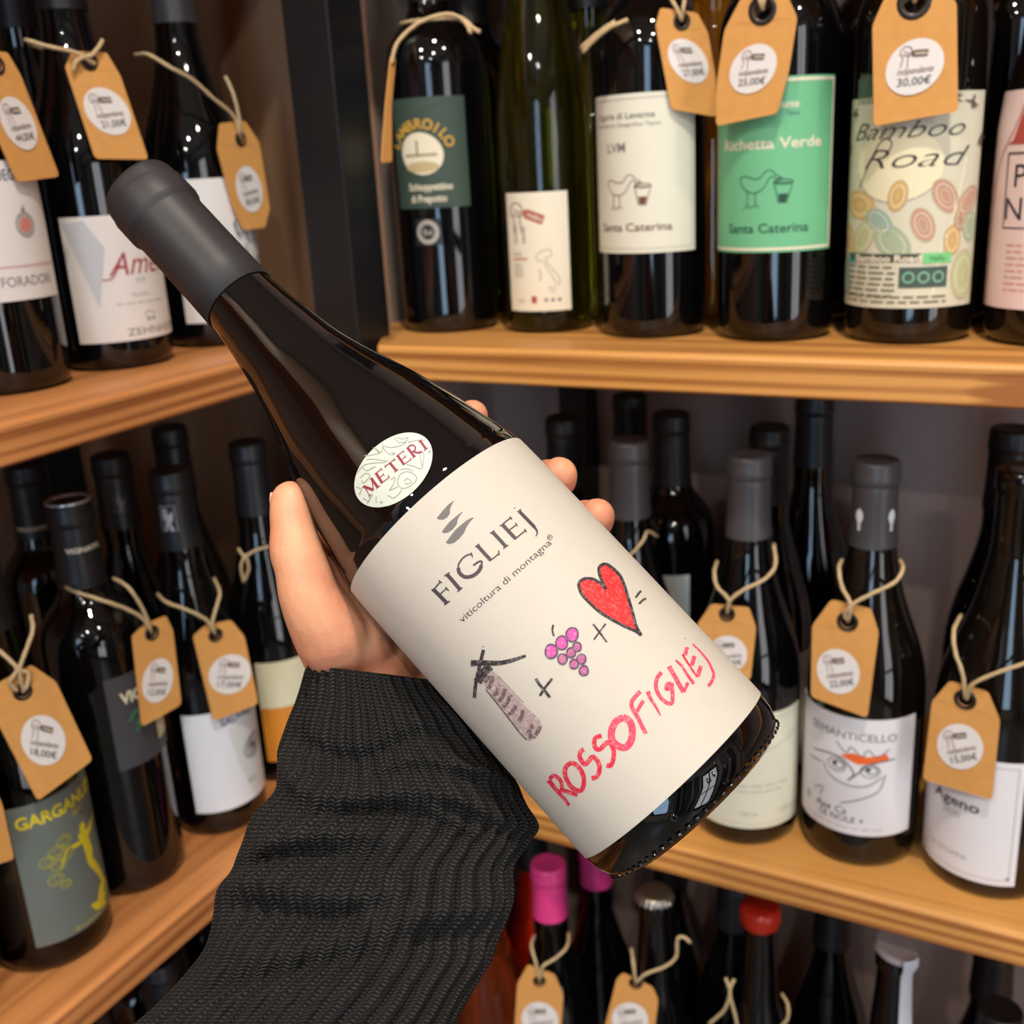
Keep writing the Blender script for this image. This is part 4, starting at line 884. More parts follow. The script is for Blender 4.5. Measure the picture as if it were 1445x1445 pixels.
# ------------------------------------------------------------------ THE HELD BOTTLE
def cam2w(v): return CAM + RX*v[0] + DX*v[1] + FX*v[2]
_P = Vector((0.0248716, 0.05748499, 0.37649944)); _a = Vector((0.67193871, 0.72267549, -0.16198305)).normalized()
S_T = -0.07637
HB = 0.1349                                    # label top above the bottle's base
base_h = cam2w(_P+_a*(S_T+HB))
up_h = (cam2w(_P)-cam2w(_P+_a)).normalized()
mid = cam2w(_P+_a*(S_T+0.06))
toc = (CAM-mid); toc = (toc-up_h*toc.dot(up_h)).normalized()
right_h = up_h.cross(toc)
MH = Matrix((right_h, -toc, up_h)).transposed().to_4x4(); MH.translation = base_h      # local: x right, -y to the viewer, z to the neck
MHI = MH.inverted()
prof_h = [(0.0, 0.0300), (0.0006, 0.0345), (0.0020, 0.0372), (0.0045, 0.0392), (0.0085, 0.0405), (0.0125, 0.0409)] + \
    [(v.x, v.y) for v in catmull([(0.018, 0.0410, 0), (0.08, 0.0410, 0), (0.132, 0.0408, 0), (0.1413, 0.0396, 0), (0.1506, 0.0378, 0), (0.160, 0.0357, 0), (0.170, 0.0331, 0), (0.182, 0.0297, 0),
     (0.1955, 0.0250, 0), (0.2052, 0.0219, 0), (0.215, 0.0193, 0), (0.2272, 0.0172, 0), (0.238, 0.0155, 0), (0.252, 0.0141, 0), (0.28, 0.0135, 0), (0.310, 0.0133, 0)], 5)]
HR = Bottle(); HR.prof = prof_h; HR.R = 0.041
rooth = bpy.data.objects.new('wine_bottle', None); COL.objects.link(rooth); rooth.matrix_world = MH; rooth.empty_display_size = 0.02
tag(rooth, 'black wine bottle with white Rossofigliej heart label, tilted and held in the hand', 'wine bottle')
GLASS_H = mat('held_black_glass', (5, 5, 6), 0.02, spec=0.7, var=0.02, bump=0.12, bdist=0.0015, bscale=26)
v, f = lathe(prof_h, 128); mesh_obj('glass_body', v, f, GLASS_H, rooth, True, 50)
cp = [(0.2492, 0.0146), (0.2495, 0.0150), (0.262, 0.0148), (0.275, 0.0147), (0.2925, 0.0147), (0.2935, 0.0150), (0.2950, 0.0158), (0.2965, 0.0160), (0.3045, 0.0159), (0.3058, 0.0156), (0.3068, 0.0154), (0.3100, 0.0152), (0.3118, 0.0146), (0.3126, 0.0134), (0.3128, 0.0115), (0.3124, 0.004)]
V, F = lathe(cp, 96, closed_bottom=False)
rnd = random.Random(3)
def crumple(p):
    a = math.atan2(p[0], -p[1]); z = p[2]
    d = 0.00016*math.sin(a*5+z*420)*max(0, min(1, (z-0.285)/0.01)) + 0.00008*noise.noise(Vector((a*3, z*300, 0)))
    r = math.hypot(p[0], p[1]); k = (r+d)/max(r, 1e-6); return (p[0]*k, p[1]*k, p[2])
caph = mesh_obj('capsule', [crumple(p) for p in V], F, mat('matte_charcoal_foil', (42, 40, 43), 0.50, spec=0.4, var=0.05, scale=25, bump=0.12, bdist=0.0004, bscale=70), rooth, True, 60)
def hit_local(x, y):
    o = MHI @ CAM; d = (MHI.to_3x3() @ ray(x, y)); R = 0.041; z = 0.1
    for _ in range(14):
        A = d.x*d.x+d.y*d.y; Bq = 2*(o.x*d.x+o.y*d.y); Cq = o.x*o.x+o.y*o.y-R*R
        D = max(Bq*Bq-4*A*Cq, 0); t = (-Bq-math.sqrt(D))/(2*A); p = o+d*t
        z = p.z; R = 0.5*R+0.5*prof_r(prof_h, max(0.013, min(0.30, z)))
    return math.atan2(p.x, -p.y), z
def fnh(px, py, off):
    a, z = hit_local(px, py); r = prof_r(prof_h, z)+0.0004+off; return Vector((r*math.sin(a), -r*math.cos(a), z))
# front label: paper with a visible edge
PAPER = mat('textured_label_paper', (197, 190, 179), 0.75, spec=0.3, var=0.03, scale=160, bump=0.25, bdist=0.0002, bscale=700)
aL = hit_local(690, 1072)[0]; aL0 = -1.40; aR0 = 1.62
fn = lambda x, y, off: (lambda a, z, r: Vector((r*math.sin(a), -r*math.cos(a), z)))(x/0.041+(aL0+aR0)/2, 0.0136+y, prof_r(prof_h, 0.0136+y)+off)
lab_h = sheet(fn, (aR0-aL0)*0.041, 0.1352-0.0136, 'front_label', PAPER, rooth, th=0.0004, nx=90, ny=30)
class PxPrint(Print):
    """shapes given in the pixels of a zoomed crop (x right, y down), laid on the bottle"""
    def __init__(s, org, k): super().__init__(fnh, None, 1, 1); s.org = org; s.k = k
    def xy(s, x, y): return s.org[0]+x*s.k, s.org[1]+y*s.k
    def L(s, pts, wd, m, taper=None, nm='drawing', sub=4): s.line(pts, wd*s.k*1.18, m, nm, True, sub, taper)
    def E(s, x, y, rx, ry, m, rot=0, ring=None, n=26, nm='drawing', wob=0.0):
        c, q = math.cos(rot), math.sin(rot); pts = []
        for i in range(n+1):
            a = 2*PI*i/n; k = 1+wob*math.sin(3*a+x); pts.append((x+(rx*math.cos(a)*c-ry*math.sin(a)*q)*k, y+(rx*math.cos(a)*q+ry*math.sin(a)*c)*k))
        if ring: s.L(pts, ring, m, nm=nm, sub=1)
        else: s.poly(pts[:-1], m, nm)
    def T(s, t, p0, p1, size, m, bold=0.0, nm='lettering'):
        v, f, wd = text_mesh(t, bold); p0 = Vector(s.xy(*p0)); p1 = Vector(s.xy(*p1)); d = p1-p0; k = d.length/wd; e = d.normalized(); u = Vector((e.y, -e.x))
        out = [tuple(p0+e*(x*k)+u*((y-0.26)*size*s.k)) for x, y in v]; s._add(m, out, f, nm)
    def build(s, parent):
        for (mk, nm), (m, _, V, F, dp) in s.layers.items():
            bm = bmesh.new(); vs = [bm.verts.new((x, y, 0)) for x, y in V]
            for f in F:
                if len(set(f)) > 2:
                    try: bm.faces.new([vs[i] for i in f])
                    except ValueError: pass
            for ax in (0, 1):
                lo = min(v[ax] for v in V); hi = max(v[ax] for v in V); step = 9.0; k = math.ceil(lo/step)
                while k*step < hi:
                    bmesh.ops.bisect_plane(bm, geom=bm.verts[:]+bm.edges[:]+bm.faces[:], plane_co=(k*step, 0, 0) if ax == 0 else (0, k*step, 0), plane_no=(1, 0, 0) if ax == 0 else (0, 1, 0), dist=1e-6); k += 1
            for v in bm.verts: v.co = s.fn(v.co.x, v.co.y, 0.00006*dp)
            bm_obj(nm, bm, m, parent, True)
INKK = mat('printed_grey_ink', (66, 58, 62), 0.6, var=0.05); INKG = mat('logo_grey_ink', (104, 100, 98), 0.6, var=0.06)
P = PxPrint((590, 690), 0.1384)
for pl_ in ([(372, 118), (345, 160), (325, 215), (327, 250), (300, 290), (260, 315), (220, 316), (190, 300), (215, 270), (260, 215), (310, 160)],
            [(457, 238), (425, 275), (402, 320), (397, 360), (360, 410), (310, 445), (265, 453), (244, 440), (275, 395), (330, 330), (390, 280), (440, 240)],
            [(570, 296), (520, 350), (490, 400), (470, 450), (420, 510), (370, 550), (320, 563), (282, 550), (320, 500), (380, 420), (450, 360), (500, 320), (550, 295)]): P.poly(pl_, INKG, nm='logo_strokes')
K = INKK
def LL(pts, w_, **k): P.L(pts, w_, K, nm='lettering', **k)
# F
LL([(165, 1025), (232, 1092), (300, 1162)], 34); LL([(150, 1040), (185, 1000), (232, 945)], 13); LL([(143, 1032), (168, 1018)], 14); LL([(215, 930), (248, 958)], 12); LL([(225, 1075), (295, 1012)], 12); LL([(285, 998), (318, 1038)], 12); LL([(272, 1180), (330, 1140)], 13)
# I
LL([(300, 872), (365, 945), (432, 1025)], 34); LL([(270, 888), (326, 850)], 12); LL([(405, 1048), (457, 1003)], 12)
# G
LL([(550, 668), (505, 675), (455, 710), (418, 765), (412, 810)], 15); LL([(412, 805), (425, 855), (470, 893), (520, 897), (575, 878), (625, 832), (648, 780)], 33); LL([(648, 785), (648, 740), (612, 748), (565, 782)], 18); LL([(543, 648), (556, 700)], 12)
# L
LL([(605, 580), (670, 652), (738, 725)], 32); LL([(583, 594), (624, 563)], 12); LL([(728, 738), (780, 700), (822, 663)], 13); LL([(820, 630), (826, 680)], 12)
# I
LL([(758, 445), (825, 515), (892, 590)], 32); LL([(732, 460), (778, 428)], 12); LL([(866, 612), (918, 576)], 12)
# E
LL([(860, 372), (925, 442), (988, 508)], 32); LL([(845, 380), (895, 335), (945, 298)], 13); LL([(828, 384), (862, 364)], 10); LL([(930, 288), (955, 316)], 12); LL([(928, 425), (1000, 368)], 12); LL([(988, 350), (1010, 388)], 11); LL([(978, 522), (1035, 475), (1092, 430)], 13); LL([(1080, 412), (1102, 446)], 12)
# J
LL([(1030, 238), (1105, 315), (1182, 395)], 30); LL([(1175, 388), (1202, 425), (1210, 458), (1195, 492)], 24, taper=(1, 0.3)); LL([(1008, 242), (1046, 214)], 12); P.E(980, 201, 7, 7, K, nm='lettering')
P.T('viticoltura di montagna', (440, 1345), (1345, 545), 100, INKK); P.E(1338, 500, 25, 25, INKK, ring=5, nm='lettering'); P.T('R', (1327, 510), (1352, 488), 40, INKK)
P.build(lab_h)
CHAR = crayon('charcoal_crayon', (46, 36, 42), amount=0.25); PLUM = crayon('plum_crayon', (84, 62, 88), amount=0.25)
COLM = crayon('pale_brown_crayon', (170, 148, 146), amount=0.55); COLD = crayon('brown_crayon', (112, 88, 92), amount=0.55)
MAG = crayon('magenta_crayon', (206, 72, 158), amount=0.25); MAG2 = crayon('dull_magenta_crayon', (176, 86, 136), amount=0.25)
REDC = crayon('red_crayon', (208, 30, 62), amount=0.30); PNKC = crayon('pink_red_crayon', (222, 62, 92), amount=0.30); HRT = crayon('heart_red_crayon', (240, 40, 42), amount=0.16)
P = PxPrint((650, 870), 0.1384)
P.poly([(285, 530), (350, 560), (470, 710), (650, 900), (800, 1030), (838, 1110), (800, 1185), (710, 1262), (665, 1240), (520, 1060), (400, 900), (270, 740), (228, 650)], COLM, nm='tower'); P.next()
for a_, c_ in (((330, 600), (290, 730)), ((290, 600), (250, 660)), ((400, 690), (350, 810)), ((460, 730), (400, 860)), ((520, 790), (440, 920)), ((570, 900), (500, 1000)), ((640, 950), (600, 1060)), ((740, 1090), (690, 1180)), ((820, 1110), (740, 1230)), ((700, 1150), (720, 1240))):
    P.L([a_, ((a_[0]+c_[0])/2+12, (a_[1]+c_[1])/2), c_], 34, COLD, nm='hatching')
P.L([(268, 740), (400, 905), (520, 1060), (600, 1165), (680, 1252)], 9, CHAR); P.L([(390, 600), (520, 740), (650, 875)], 4, CHAR); P.next()
P.L([(112, 470), (250, 468), (400, 470), (520, 446), (600, 420), (668, 398)], 62, CHAR, taper=(0.85, 0.35)); P.L([(115, 462), (240, 455), (330, 455)], 16, CHAR)
P.L([(240, 335), (210, 460), (178, 600), (160, 700), (150, 822)], 30, CHAR); P.L([(310, 500), (235, 572), (180, 662)], 74, CHAR); P.E(238, 302, 6, 6, CHAR)
P.L([(770, 630), (808, 690), (852, 742), (915, 822)], 25, CHAR); P.L([(937, 630), (890, 690), (852, 742), (812, 805)], 22, CHAR)
P.L([(945, 85), (935, 140), (952, 200)], 17, CHAR)
P.next()
for i, (x, y, r) in enumerate(((925, 355, 64), (1030, 270, 62), (1135, 187, 64), (1186, 312, 44), (1125, 370, 47), (1040, 432, 50), (1230, 435, 48), (1157, 485, 46), (1256, 552, 48))):
    P.E(x, y, r*0.92, r*1.08 if i < 3 else r, MAG if i < 3 else MAG2, wob=0.03, nm='grapes')
P.next()
for i, (x, y, r) in enumerate(((925, 355, 64), (1030, 270, 62), (1135, 187, 64), (1186, 312, 44), (1125, 370, 47), (1040, 432, 50), (1230, 435, 48), (1157, 485, 46), (1256, 552, 48))):
    P.E(x, y, r*0.94, r*1.10 if i < 3 else r*1.02, PLUM, ring=14, wob=0.03, nm='grape_outlines')
P.build(lab_h)
P = PxPrint((760, 780), 0.11073)
hp = [(1240, 1000), (1150, 960), (1050, 915), (880, 830), (760, 750), (640, 640), (550, 540), (512, 460), (512, 390), (560, 348), (620, 337), (700, 352), (790, 412), (850, 482), (800, 370), (765, 270), (765, 195), (820, 158), (880, 172), (960, 232), (1030, 312), (1070, 400), (1110, 520), (1160, 680), (1200, 820), (1235, 940)]
P.poly(hp, HRT, nm='heart_fill'); P.next()
P.L([(1300, 1062), (1225, 1005), (1080, 940), (880, 830), (760, 750), (640, 640), (550, 540), (512, 455), (510, 390), (560, 345), (620, 336), (700, 350), (790, 410), (850, 470)], 33, CHAR, nm='heart_outline')
P.L([(850, 478), (800, 370), (763, 265), (765, 192), (820, 156), (880, 170), (960, 230), (1030, 310), (1072, 400), (1112, 520), (1162, 680), (1202, 820), (1235, 940), (1300, 1062)], 33, CHAR, nm='heart_outline')
P.L([(690, 915), (780, 1030), (865, 1145)], 22, CHAR, nm='plus_sign'); P.L([(850, 910), (775, 1010), (700, 1112)], 18, CHAR, nm='plus_sign')
P.L([(1295, 495), (1260, 535), (1225, 582)], 24, CHAR, nm='equals_sign'); P.L([(1358, 590), (1310, 620), (1270, 662)], 22, CHAR, nm='equals_sign')
P.build(lab_h)
P = PxPrint((760, 980), 0.11073)
def RR(pts, w_, m=REDC, **k): P.L(pts, w_, m, nm='lettering', **k)
RR([(135, 1080), (240, 1210), (330, 1310), (400, 1405)], 52, taper=(1, 0.6)); RR([(150, 1065), (200, 1025), (258, 1050), (298, 1110), (305, 1190), (290, 1230)], 42); RR([(300, 1205), (380, 1230), (505, 1270)], 46)
RR([(430, 858), (370, 900), (342, 980), (370, 1080), (420, 1160), (490, 1212), (555, 1210), (585, 1130), (575, 1020), (530, 935), (480, 885), (425, 860)], 50)
RR([(585, 695), (542, 720), (530, 780), (560, 850), (600, 882), (645, 840), (690, 790), (740, 820), (780, 900), (775, 990), (740, 1045), (680, 1062)], 50)
RR([(805, 520), (732, 550), (712, 620), (740, 690), (790, 690), (850, 630), (900, 605), (942, 660), (962, 740), (952, 840), (922, 900), (870, 898)], 50)
RR([(1080, 290), (990, 340), (940, 430), (930, 540), (970, 620), (1060, 672), (1130, 660), (1180, 580), (1195, 460), (1170, 360), (1120, 310), (1075, 292)], 78, PNKC)
P.org = (870, 880)
RR([(300, 868), (240, 930), (190, 1000), (200, 1080), (260, 1180), (320, 1300), (372, 1405)], 46, PNKC); RR([(342, 980), (292, 1060), (258, 1125)], 42, PNKC)
RR([(393, 868), (430, 960), (500, 1070), (555, 1175)], 48, PNKC, taper=(1, 0.4))
RR([(566, 625), (512, 700), (495, 790), (520, 890), (580, 970), (650, 1020), (700, 1015), (708, 930), (702, 850), (698, 760)], 44, PNKC); RR([(690, 770), (640, 780), (630, 840), (680, 820)], 44, PNKC)
RR([(660, 550), (740, 690), (845, 880)], 50, PNKC); RR([(850, 880), (902, 755)], 38, PNKC); RR([(745, 475), (830, 560), (900, 670), (978, 778)], 36, PNKC, taper=(0.7, 1))
RR([(830, 400), (930, 560), (1020, 692)], 22); RR([(890, 310), (862, 412)], 44, PNKC); RR([(982, 420), (948, 545)], 46, PNKC); RR([(1067, 545), (1022, 684)], 46, PNKC)
RR([(958, 268), (1060, 370), (1150, 480), (1202, 580), (1228, 665), (1200, 750), (1160, 808)], 34, PNKC, taper=(0.5, 1.2)); P.E(866, 200, 7, 7, CHAR, nm='ink_dot')
P.build(lab_h)
# neck sticker
P = PxPrint((490, 600), 0.0969)
P.depth = 1; P.E(676, 655, 655, 425, mat('sticker_paper', (198, 204, 192), 0.5, var=0.02), rot=math.radians(-42), n=60, nm='oval_sticker'); P.build(rooth)
st_h = [c for c in rooth.children if c.name.startswith('oval_sticker')][0]
P = PxPrint((490, 600), 0.0969); P.depth = 3
SG = ink((150, 154, 142))
for pts in ([(160, 690), (230, 600), (340, 560), (560, 545)], [(290, 500), (400, 500), (600, 530)], [(260, 450), (400, 430), (480, 400), (380, 330)], [(470, 410), (410, 340), (500, 400), (520, 320)], [(510, 270), (540, 350), (620, 430), (700, 420), (640, 400)],
            [(540, 310), (640, 330), (760, 310), (860, 260)], [(680, 190), (760, 260), (860, 240), (880, 190), (800, 210), (720, 180)], [(880, 260), (1000, 230), (1120, 230)], [(1110, 400), (1110, 520), (1080, 640), (960, 600), (860, 580)],
            [(1050, 420), (1090, 600)], [(740, 800), (780, 720), (880, 680), (1000, 740), (1000, 820), (900, 900), (800, 920), (740, 860), (740, 800)], [(830, 820), (880, 780), (940, 830), (880, 860), (840, 850)],
            [(640, 800), (700, 760), (680, 860), (620, 950), (740, 900)], [(600, 1020), (680, 1060), (760, 1000), (800, 940)], [(770, 650), (880, 640), (960, 680)], [(140, 900), (220, 930), (180, 1010)], [(200, 760), (280, 700), (340, 740), (250, 840), (220, 800)],
            [(240, 1060), (330, 1100), (340, 1010)], [(430, 1030), (430, 1130)], [(380, 1010), (300, 1140)], [(230, 620), (300, 660), (420, 600), (340, 640)], [(1170, 400), (1210, 380), (1190, 430)], [(480, 1120), (520, 1110), (500, 1140)]):
    P.L(pts, 10, SG, nm='filigree')
P.next(); MR = ink((140, 30, 64))
def MM(pts, w_): P.L(pts, w_, MR, nm='lettering', sub=2)
MM([(262, 900), (340, 1022)], 9); MM([(245, 888), (392, 942)], 32); MM([(392, 945), (366, 782)], 10); MM([(355, 770), (455, 905)], 32); MM([(318, 1034), (368, 1002)], 9); MM([(430, 922), (488, 880)], 9); MM([(228, 905), (262, 880)], 8)
MM([(430, 705), (512, 835)], 30); MM([(408, 715), (505, 638)], 10); MM([(495, 625), (518, 660)], 9); MM([(475, 770), (540, 715)], 9); MM([(528, 705), (548, 738)], 8); MM([(500, 850), (620, 760)], 10); MM([(600, 730), (624, 768)], 9)
MM([(625, 555), (716, 662)], 30); MM([(552, 608), (700, 498)], 11); MM([(548, 590), (566, 628)], 9); MM([(682, 488), (704, 520)], 9); MM([(690, 690), (750, 645)], 9)
MM([(738, 450), (826, 575)], 30); MM([(715, 460), (820, 385)], 10); MM([(812, 375), (832, 405)], 9); MM([(785, 515), (850, 458)], 9); MM([(838, 445), (858, 478)], 8); MM([(808, 590), (930, 505)], 10); MM([(912, 478), (934, 512)], 9)
MM([(885, 345), (975, 465)], 30); MM([(865, 355), (905, 312), (950, 298), (990, 325), (985, 372), (925, 415)], 17); MM([(960, 385), (1010, 410), (1090, 395)], 22); MM([(950, 490), (1002, 452)], 9)
MM([(1060, 238), (1145, 358)], 28); MM([(1030, 262), (1082, 218)], 9); MM([(1114, 384), (1172, 338)], 9)
P.build(st_h)
# moulded dots round the foot and embossed marks
V = []; F = []
for k in range(64):
    a = 2*PI*k/64; c = Vector((0.0385*math.sin(a), -0.0385*math.cos(a), 0.0026)); q = Vector((math.sin(a), -math.cos(a), -0.5)).normalized(); t = Vector((math.cos(a), math.sin(a), 0)); u = q.cross(t); o = len(V)
    for r_, h_ in ((0.0011, 0.0), (0.0009, 0.0004), (0.0004, 0.0006)):
        for j in range(8): V.append(c+(t*math.cos(PI*j/4)*1.0+u*math.sin(PI*j/4)*0.7)*r_+q*h_)
    for i in range(2):
        for j in range(8): F.append((o+i*8+j, o+i*8+(j+1) % 8, o+(i+1)*8+(j+1) % 8, o+(i+1)*8+j))
    F.append(tuple(o+16+j for j in range(8)))
kn = mesh_obj('foot_knurling', V, F, GLASS_H, rooth, True); kn['kind'] = 'stuff'
def bump_tube(px, wd=0.00035):
    pts = []
    for x, y in px:
        a, z = hit_local(x, y); z = max(0.004, z); r = prof_r(prof_h, z)+0.0001; pts.append(Vector((r*math.sin(a), -r*math.cos(a), z)))
    return tube('e', pts, wd, None, seg=6, sub=2)
em = []
k7 = 0.19377
for pts in ([(870, 715), (880, 750)], [(885, 720), (895, 735)], [(905, 670), (925, 700)], [(915, 600), (925, 615)], [(945, 635), (965, 655)], [(985, 605), (1005, 635)], [(1022, 570), (1042, 575)], [(1015, 710), (1035, 735)], [(995, 740), (1005, 750)], [(575, 960), (590, 975)], [(590, 1000), (620, 985), (645, 1000), (640, 1030), (610, 1020), (590, 1000)], [(605, 955), (615, 962)]):
    em.append(bump_tube([(830+x*k7, 960+y*k7) for x, y in pts]))
v, f = join(em); em_o = mesh_obj('embossed_marks', v, f, GLASS_H, rooth, True); em_o['kind'] = 'stuff'
# ------------------------------------------------------------------ HAND AND SLEEVE
person = empty('person', W(430, 1250, 0.37)); tag(person, 'hand gripping the bottle from behind, arm in a black knitted sleeve', 'person')
PI_ = person.matrix_world.inverted(); Loff = person.location
def cylp(deg, z, rad):        # deg from the side facing the viewer, + towards the right edge
    a = math.radians(deg); return MH @ Vector((rad*math.sin(a), -rad*math.cos(a), z))
skin_bm = bmesh.new()
def blob(bm, p, r, seg=14):
    bmesh.ops.create_uvsphere(bm, u_segments=seg, v_segments=10, radius=r, matrix=Matrix.Translation(p-Loff))
def limb(bm, pts, n=7):
    """pts: (Vector, radius); overlapping spheres along a smooth chain, later fused into one skin"""
    P4 = catmull([(*p, r) for p, r in pts] if False else [tuple(p) for p, r in pts], n) if len(pts) > 2 else [pts[0][0].lerp(pts[1][0], i/n) for i in range(n+1)]
    R_ = []
    m_ = len(pts)-1
    for i in range(len(P4)):
        t = i/(len(P4)-1)*m_; k = min(int(t), m_-1); q = t-k; R_.append(pts[k][1]*(1-q)+pts[k+1][1]*q)
    for p, r in zip(P4, R_): blob(bm, Vector(p), r)
wr_r = W(494, 972, .398); wr_u = W(556, 985, .408)
# forearm inside the cuff
limb(skin_bm, [(W(505, 1060, .400), 0.0165), (W(515, 1010, .402), 0.0160), (W(528, 965, .404), 0.0155)], 6)
limb(skin_bm, [(W(485, 1040, .400), 0.0105), (W(488, 1010, .400), 0.0110), (wr_r, 0.0115)], 6)
limb(skin_bm, [(W(540, 1050, .404), 0.0115), (W(552, 1020, .406), 0.0115), (wr_u, 0.0115)], 6)
mcp = [(-150, .163, .0470), (-150, .141, .0505), (-152, .120, .0510), (-155, .101, .0505)]
for i, (d, z, rd) in enumerate(mcp):
    src = wr_r.lerp(wr_u, i/3); p = cylp(d, z, rd)
    midp = cylp(-112+(-6*i), z-0.012, rd+0.010)
    limb(skin_bm, [(src, 0.0125), (midp, 0.0135), (p, 0.0105)], 9)
# fingers wrapped behind the glass: degrees, height, distance from the axis
fing = [[(-150, .163, .0470), (178, .166, .0455), (150, .1655, .0430), (121, .1600, .0410)],
        [(-150, .141, .0505), (176, .143, .0515), (146, .134, .0500), (116, .1198, .0485)],
        [(-152, .120, .0510), (174, .121, .0520), (145, .112, .0500), (116, .0985, .0482)],
        [(-155, .101, .0505), (178, .101, .0505), (155, .096, .0495), (135, .0900, .0485)]]
frad = [(0.0100, 0.0086, 0.0078, 0.0068), (0.0102, 0.0090, 0.0085, 0.0078), (0.0100, 0.0088, 0.0083, 0.0076), (0.009, 0.0076, 0.0069, 0.0060)]
nails = []
for ff, rr in zip(fing, frad):
    dense = []
    for (a0, z0, r0_), (a1, z1, r1_), q0, q1 in zip(ff, ff[1:], rr, rr[1:]):
        if a0 < 0: a0 += 360
        if a1 < 0: a1 += 360
        for k in range(5):
            t = k/5; dense.append((cylp(a0+(a1-a0)*t, z0+(z1-z0)*t, (r0_+(r1_-r0_)*t)), q0+(q1-q0)*t))
    dense.append((cylp(*ff[-1]), rr[-1])); dense.append((cylp(ff[-1][0]-3, ff[-1][1], ff[-1][2]), rr[-1]*0.93))
    for p, r in dense: blob(skin_bm, p, r)
    a1, z1, r1_ = ff[-1]
    nails.append((cylp(a1+6, z1+0.001, r1_+rr[-1]*0.80), cylp(a1+6, z1+0.001, r1_+rr[-1]*2)-cylp(a1+6, z1+0.001, r1_), cylp(a1-20, z1, r1_)-cylp(a1+10, z1, r1_), rr[-1]))
# thumb along the left side of the glass
th_ = [(W(488, 930, .398), .0120), (W(466, 893, .388), .0138), (W(439, 846, .381), .0112), (W(427, 804, .380), .0098), (W(418, 778, .3805), .0096), (W(414, 748, .382), .0083), (W(411, 722, .383), .0079), (W(410, 706, .3835), .0071)]
limb(skin_bm, th_, 6)
nails.append((W(395, 711, .3915), (W(372, 714, .412)-W(410, 718, .382)), (W(408, 690, .383)-W(413, 740, .383)), 0.0052))
# ball of the thumb, palm
limb(skin_bm, [(W(512, 950, .404), .0135), (W(498, 905, .400), .0155), (W(480, 858, .398), .0140), (W(456, 822, .392), .0100)], 7)
limb(skin_bm, [(W(540, 960, .408), .0150), (W(532, 915, .412), .0150), (W(520, 870, .416), .0140)], 7)
limb(skin_bm, [(W(500, 900, .408), .0150), (W(505, 850, .416), .0135), (W(520, 800, .424), .0120)], 7)
hand = bm_obj('hand', skin_bm, None, person)
SKIN = bpy.data.materials.new('skin'); SKIN.use_nodes = True; nt = SKIN.node_tree; bs = nt.nodes['Principled BSDF']
tc = nt.nodes.new('ShaderNodeTexCoord'); n1 = nt.nodes.new('ShaderNodeTexNoise'); n1.inputs['Scale'].default_value = 38; n1.inputs['Detail'].default_value = 3
nt.links.new(tc.outputs['Object'], n1.inputs['Vector']); cr = nt.nodes.new('ShaderNodeValToRGB')
cr.color_ramp.elements[0].position = 0.35; cr.color_ramp.elements[0].color = (*lin((208, 132, 104)), 1); cr.color_ramp.elements[1].position = 0.65; cr.color_ramp.elements[1].color = (*lin((228, 164, 126)), 1)
nt.links.new(n1.outputs['Fac'], cr.inputs[0]); nt.links.new(cr.outputs[0], bs.inputs['Base Color'])
bs.inputs['Roughness'].default_value = 0.48; bs.inputs['Subsurface Weight'].default_value = 0.35; bs.inputs['Subsurface Radius'].default_value = (0.004, 0.0015, 0.0008); bs.inputs['Subsurface Scale'].default_value = 1.0
n2 = nt.nodes.new('ShaderNodeTexVoronoi'); n2.inputs['Scale'].default_value = 700; nt.links.new(tc.outputs['Object'], n2.inputs['Vector'])
n3 = nt.nodes.new('ShaderNodeTexWave'); n3.inputs['Scale'].default_value = 90; n3.inputs['Distortion'].default_value = 9; n3.inputs['Detail'].default_value = 3; nt.links.new(tc.outputs['Object'], n3.inputs['Vector'])
bp = nt.nodes.new('ShaderNodeBump'); bp.inputs['Strength'].default_value = 0.22; bp.inputs['Distance'].default_value = 0.0003
nt.links.new(math_node(nt, 'ADD', n2.outputs['Distance'], math_node(nt, 'MULTIPLY', n3.outputs['Fac'], 0.5)), bp.inputs['Height']); nt.links.new(bp.outputs['Normal'], bs.inputs['Normal'])
hand.data.materials.append(SKIN)
rm = hand.modifiers.new('fuse', 'REMESH'); rm.mode = 'VOXEL'; rm.voxel_size = 0.0011; rm.use_smooth_shade = True
sm_ = hand.modifiers.new('relax', 'SMOOTH'); sm_.iterations = 9; sm_.factor = 0.6
NAIL = mat('fingernail', (240, 172, 160), 0.25, coat=0.3)
for c, nrm, fwd, r in nails:
    nrm = nrm.normalized(); fwd = (fwd-nrm*fwd.dot(nrm)).normalized(); sd = nrm.cross(fwd); V = []; F = []
    for i in range(7):
        for j in range(7):
            u = (i/6-0.5)*2; v_ = (j/6-0.5)*2; kx = math.sqrt(max(0, 1-0.25*v_*v_*v_*v_)); V.append(c-Loff+sd*(u*r*0.72*kx)+fwd*(v_*r*0.85)-nrm*(u*u*r*0.30)+nrm*0.0004)
    for i in range(6):
        for j in range(6): F.append((i*7+j, (i+1)*7+j, (i+1)*7+j+1, i*7+j+1))
    o = mesh_obj('fingernail', V, F, NAIL, hand, True); o.modifiers.new('s', 'SOLIDIFY').thickness = 0.0004
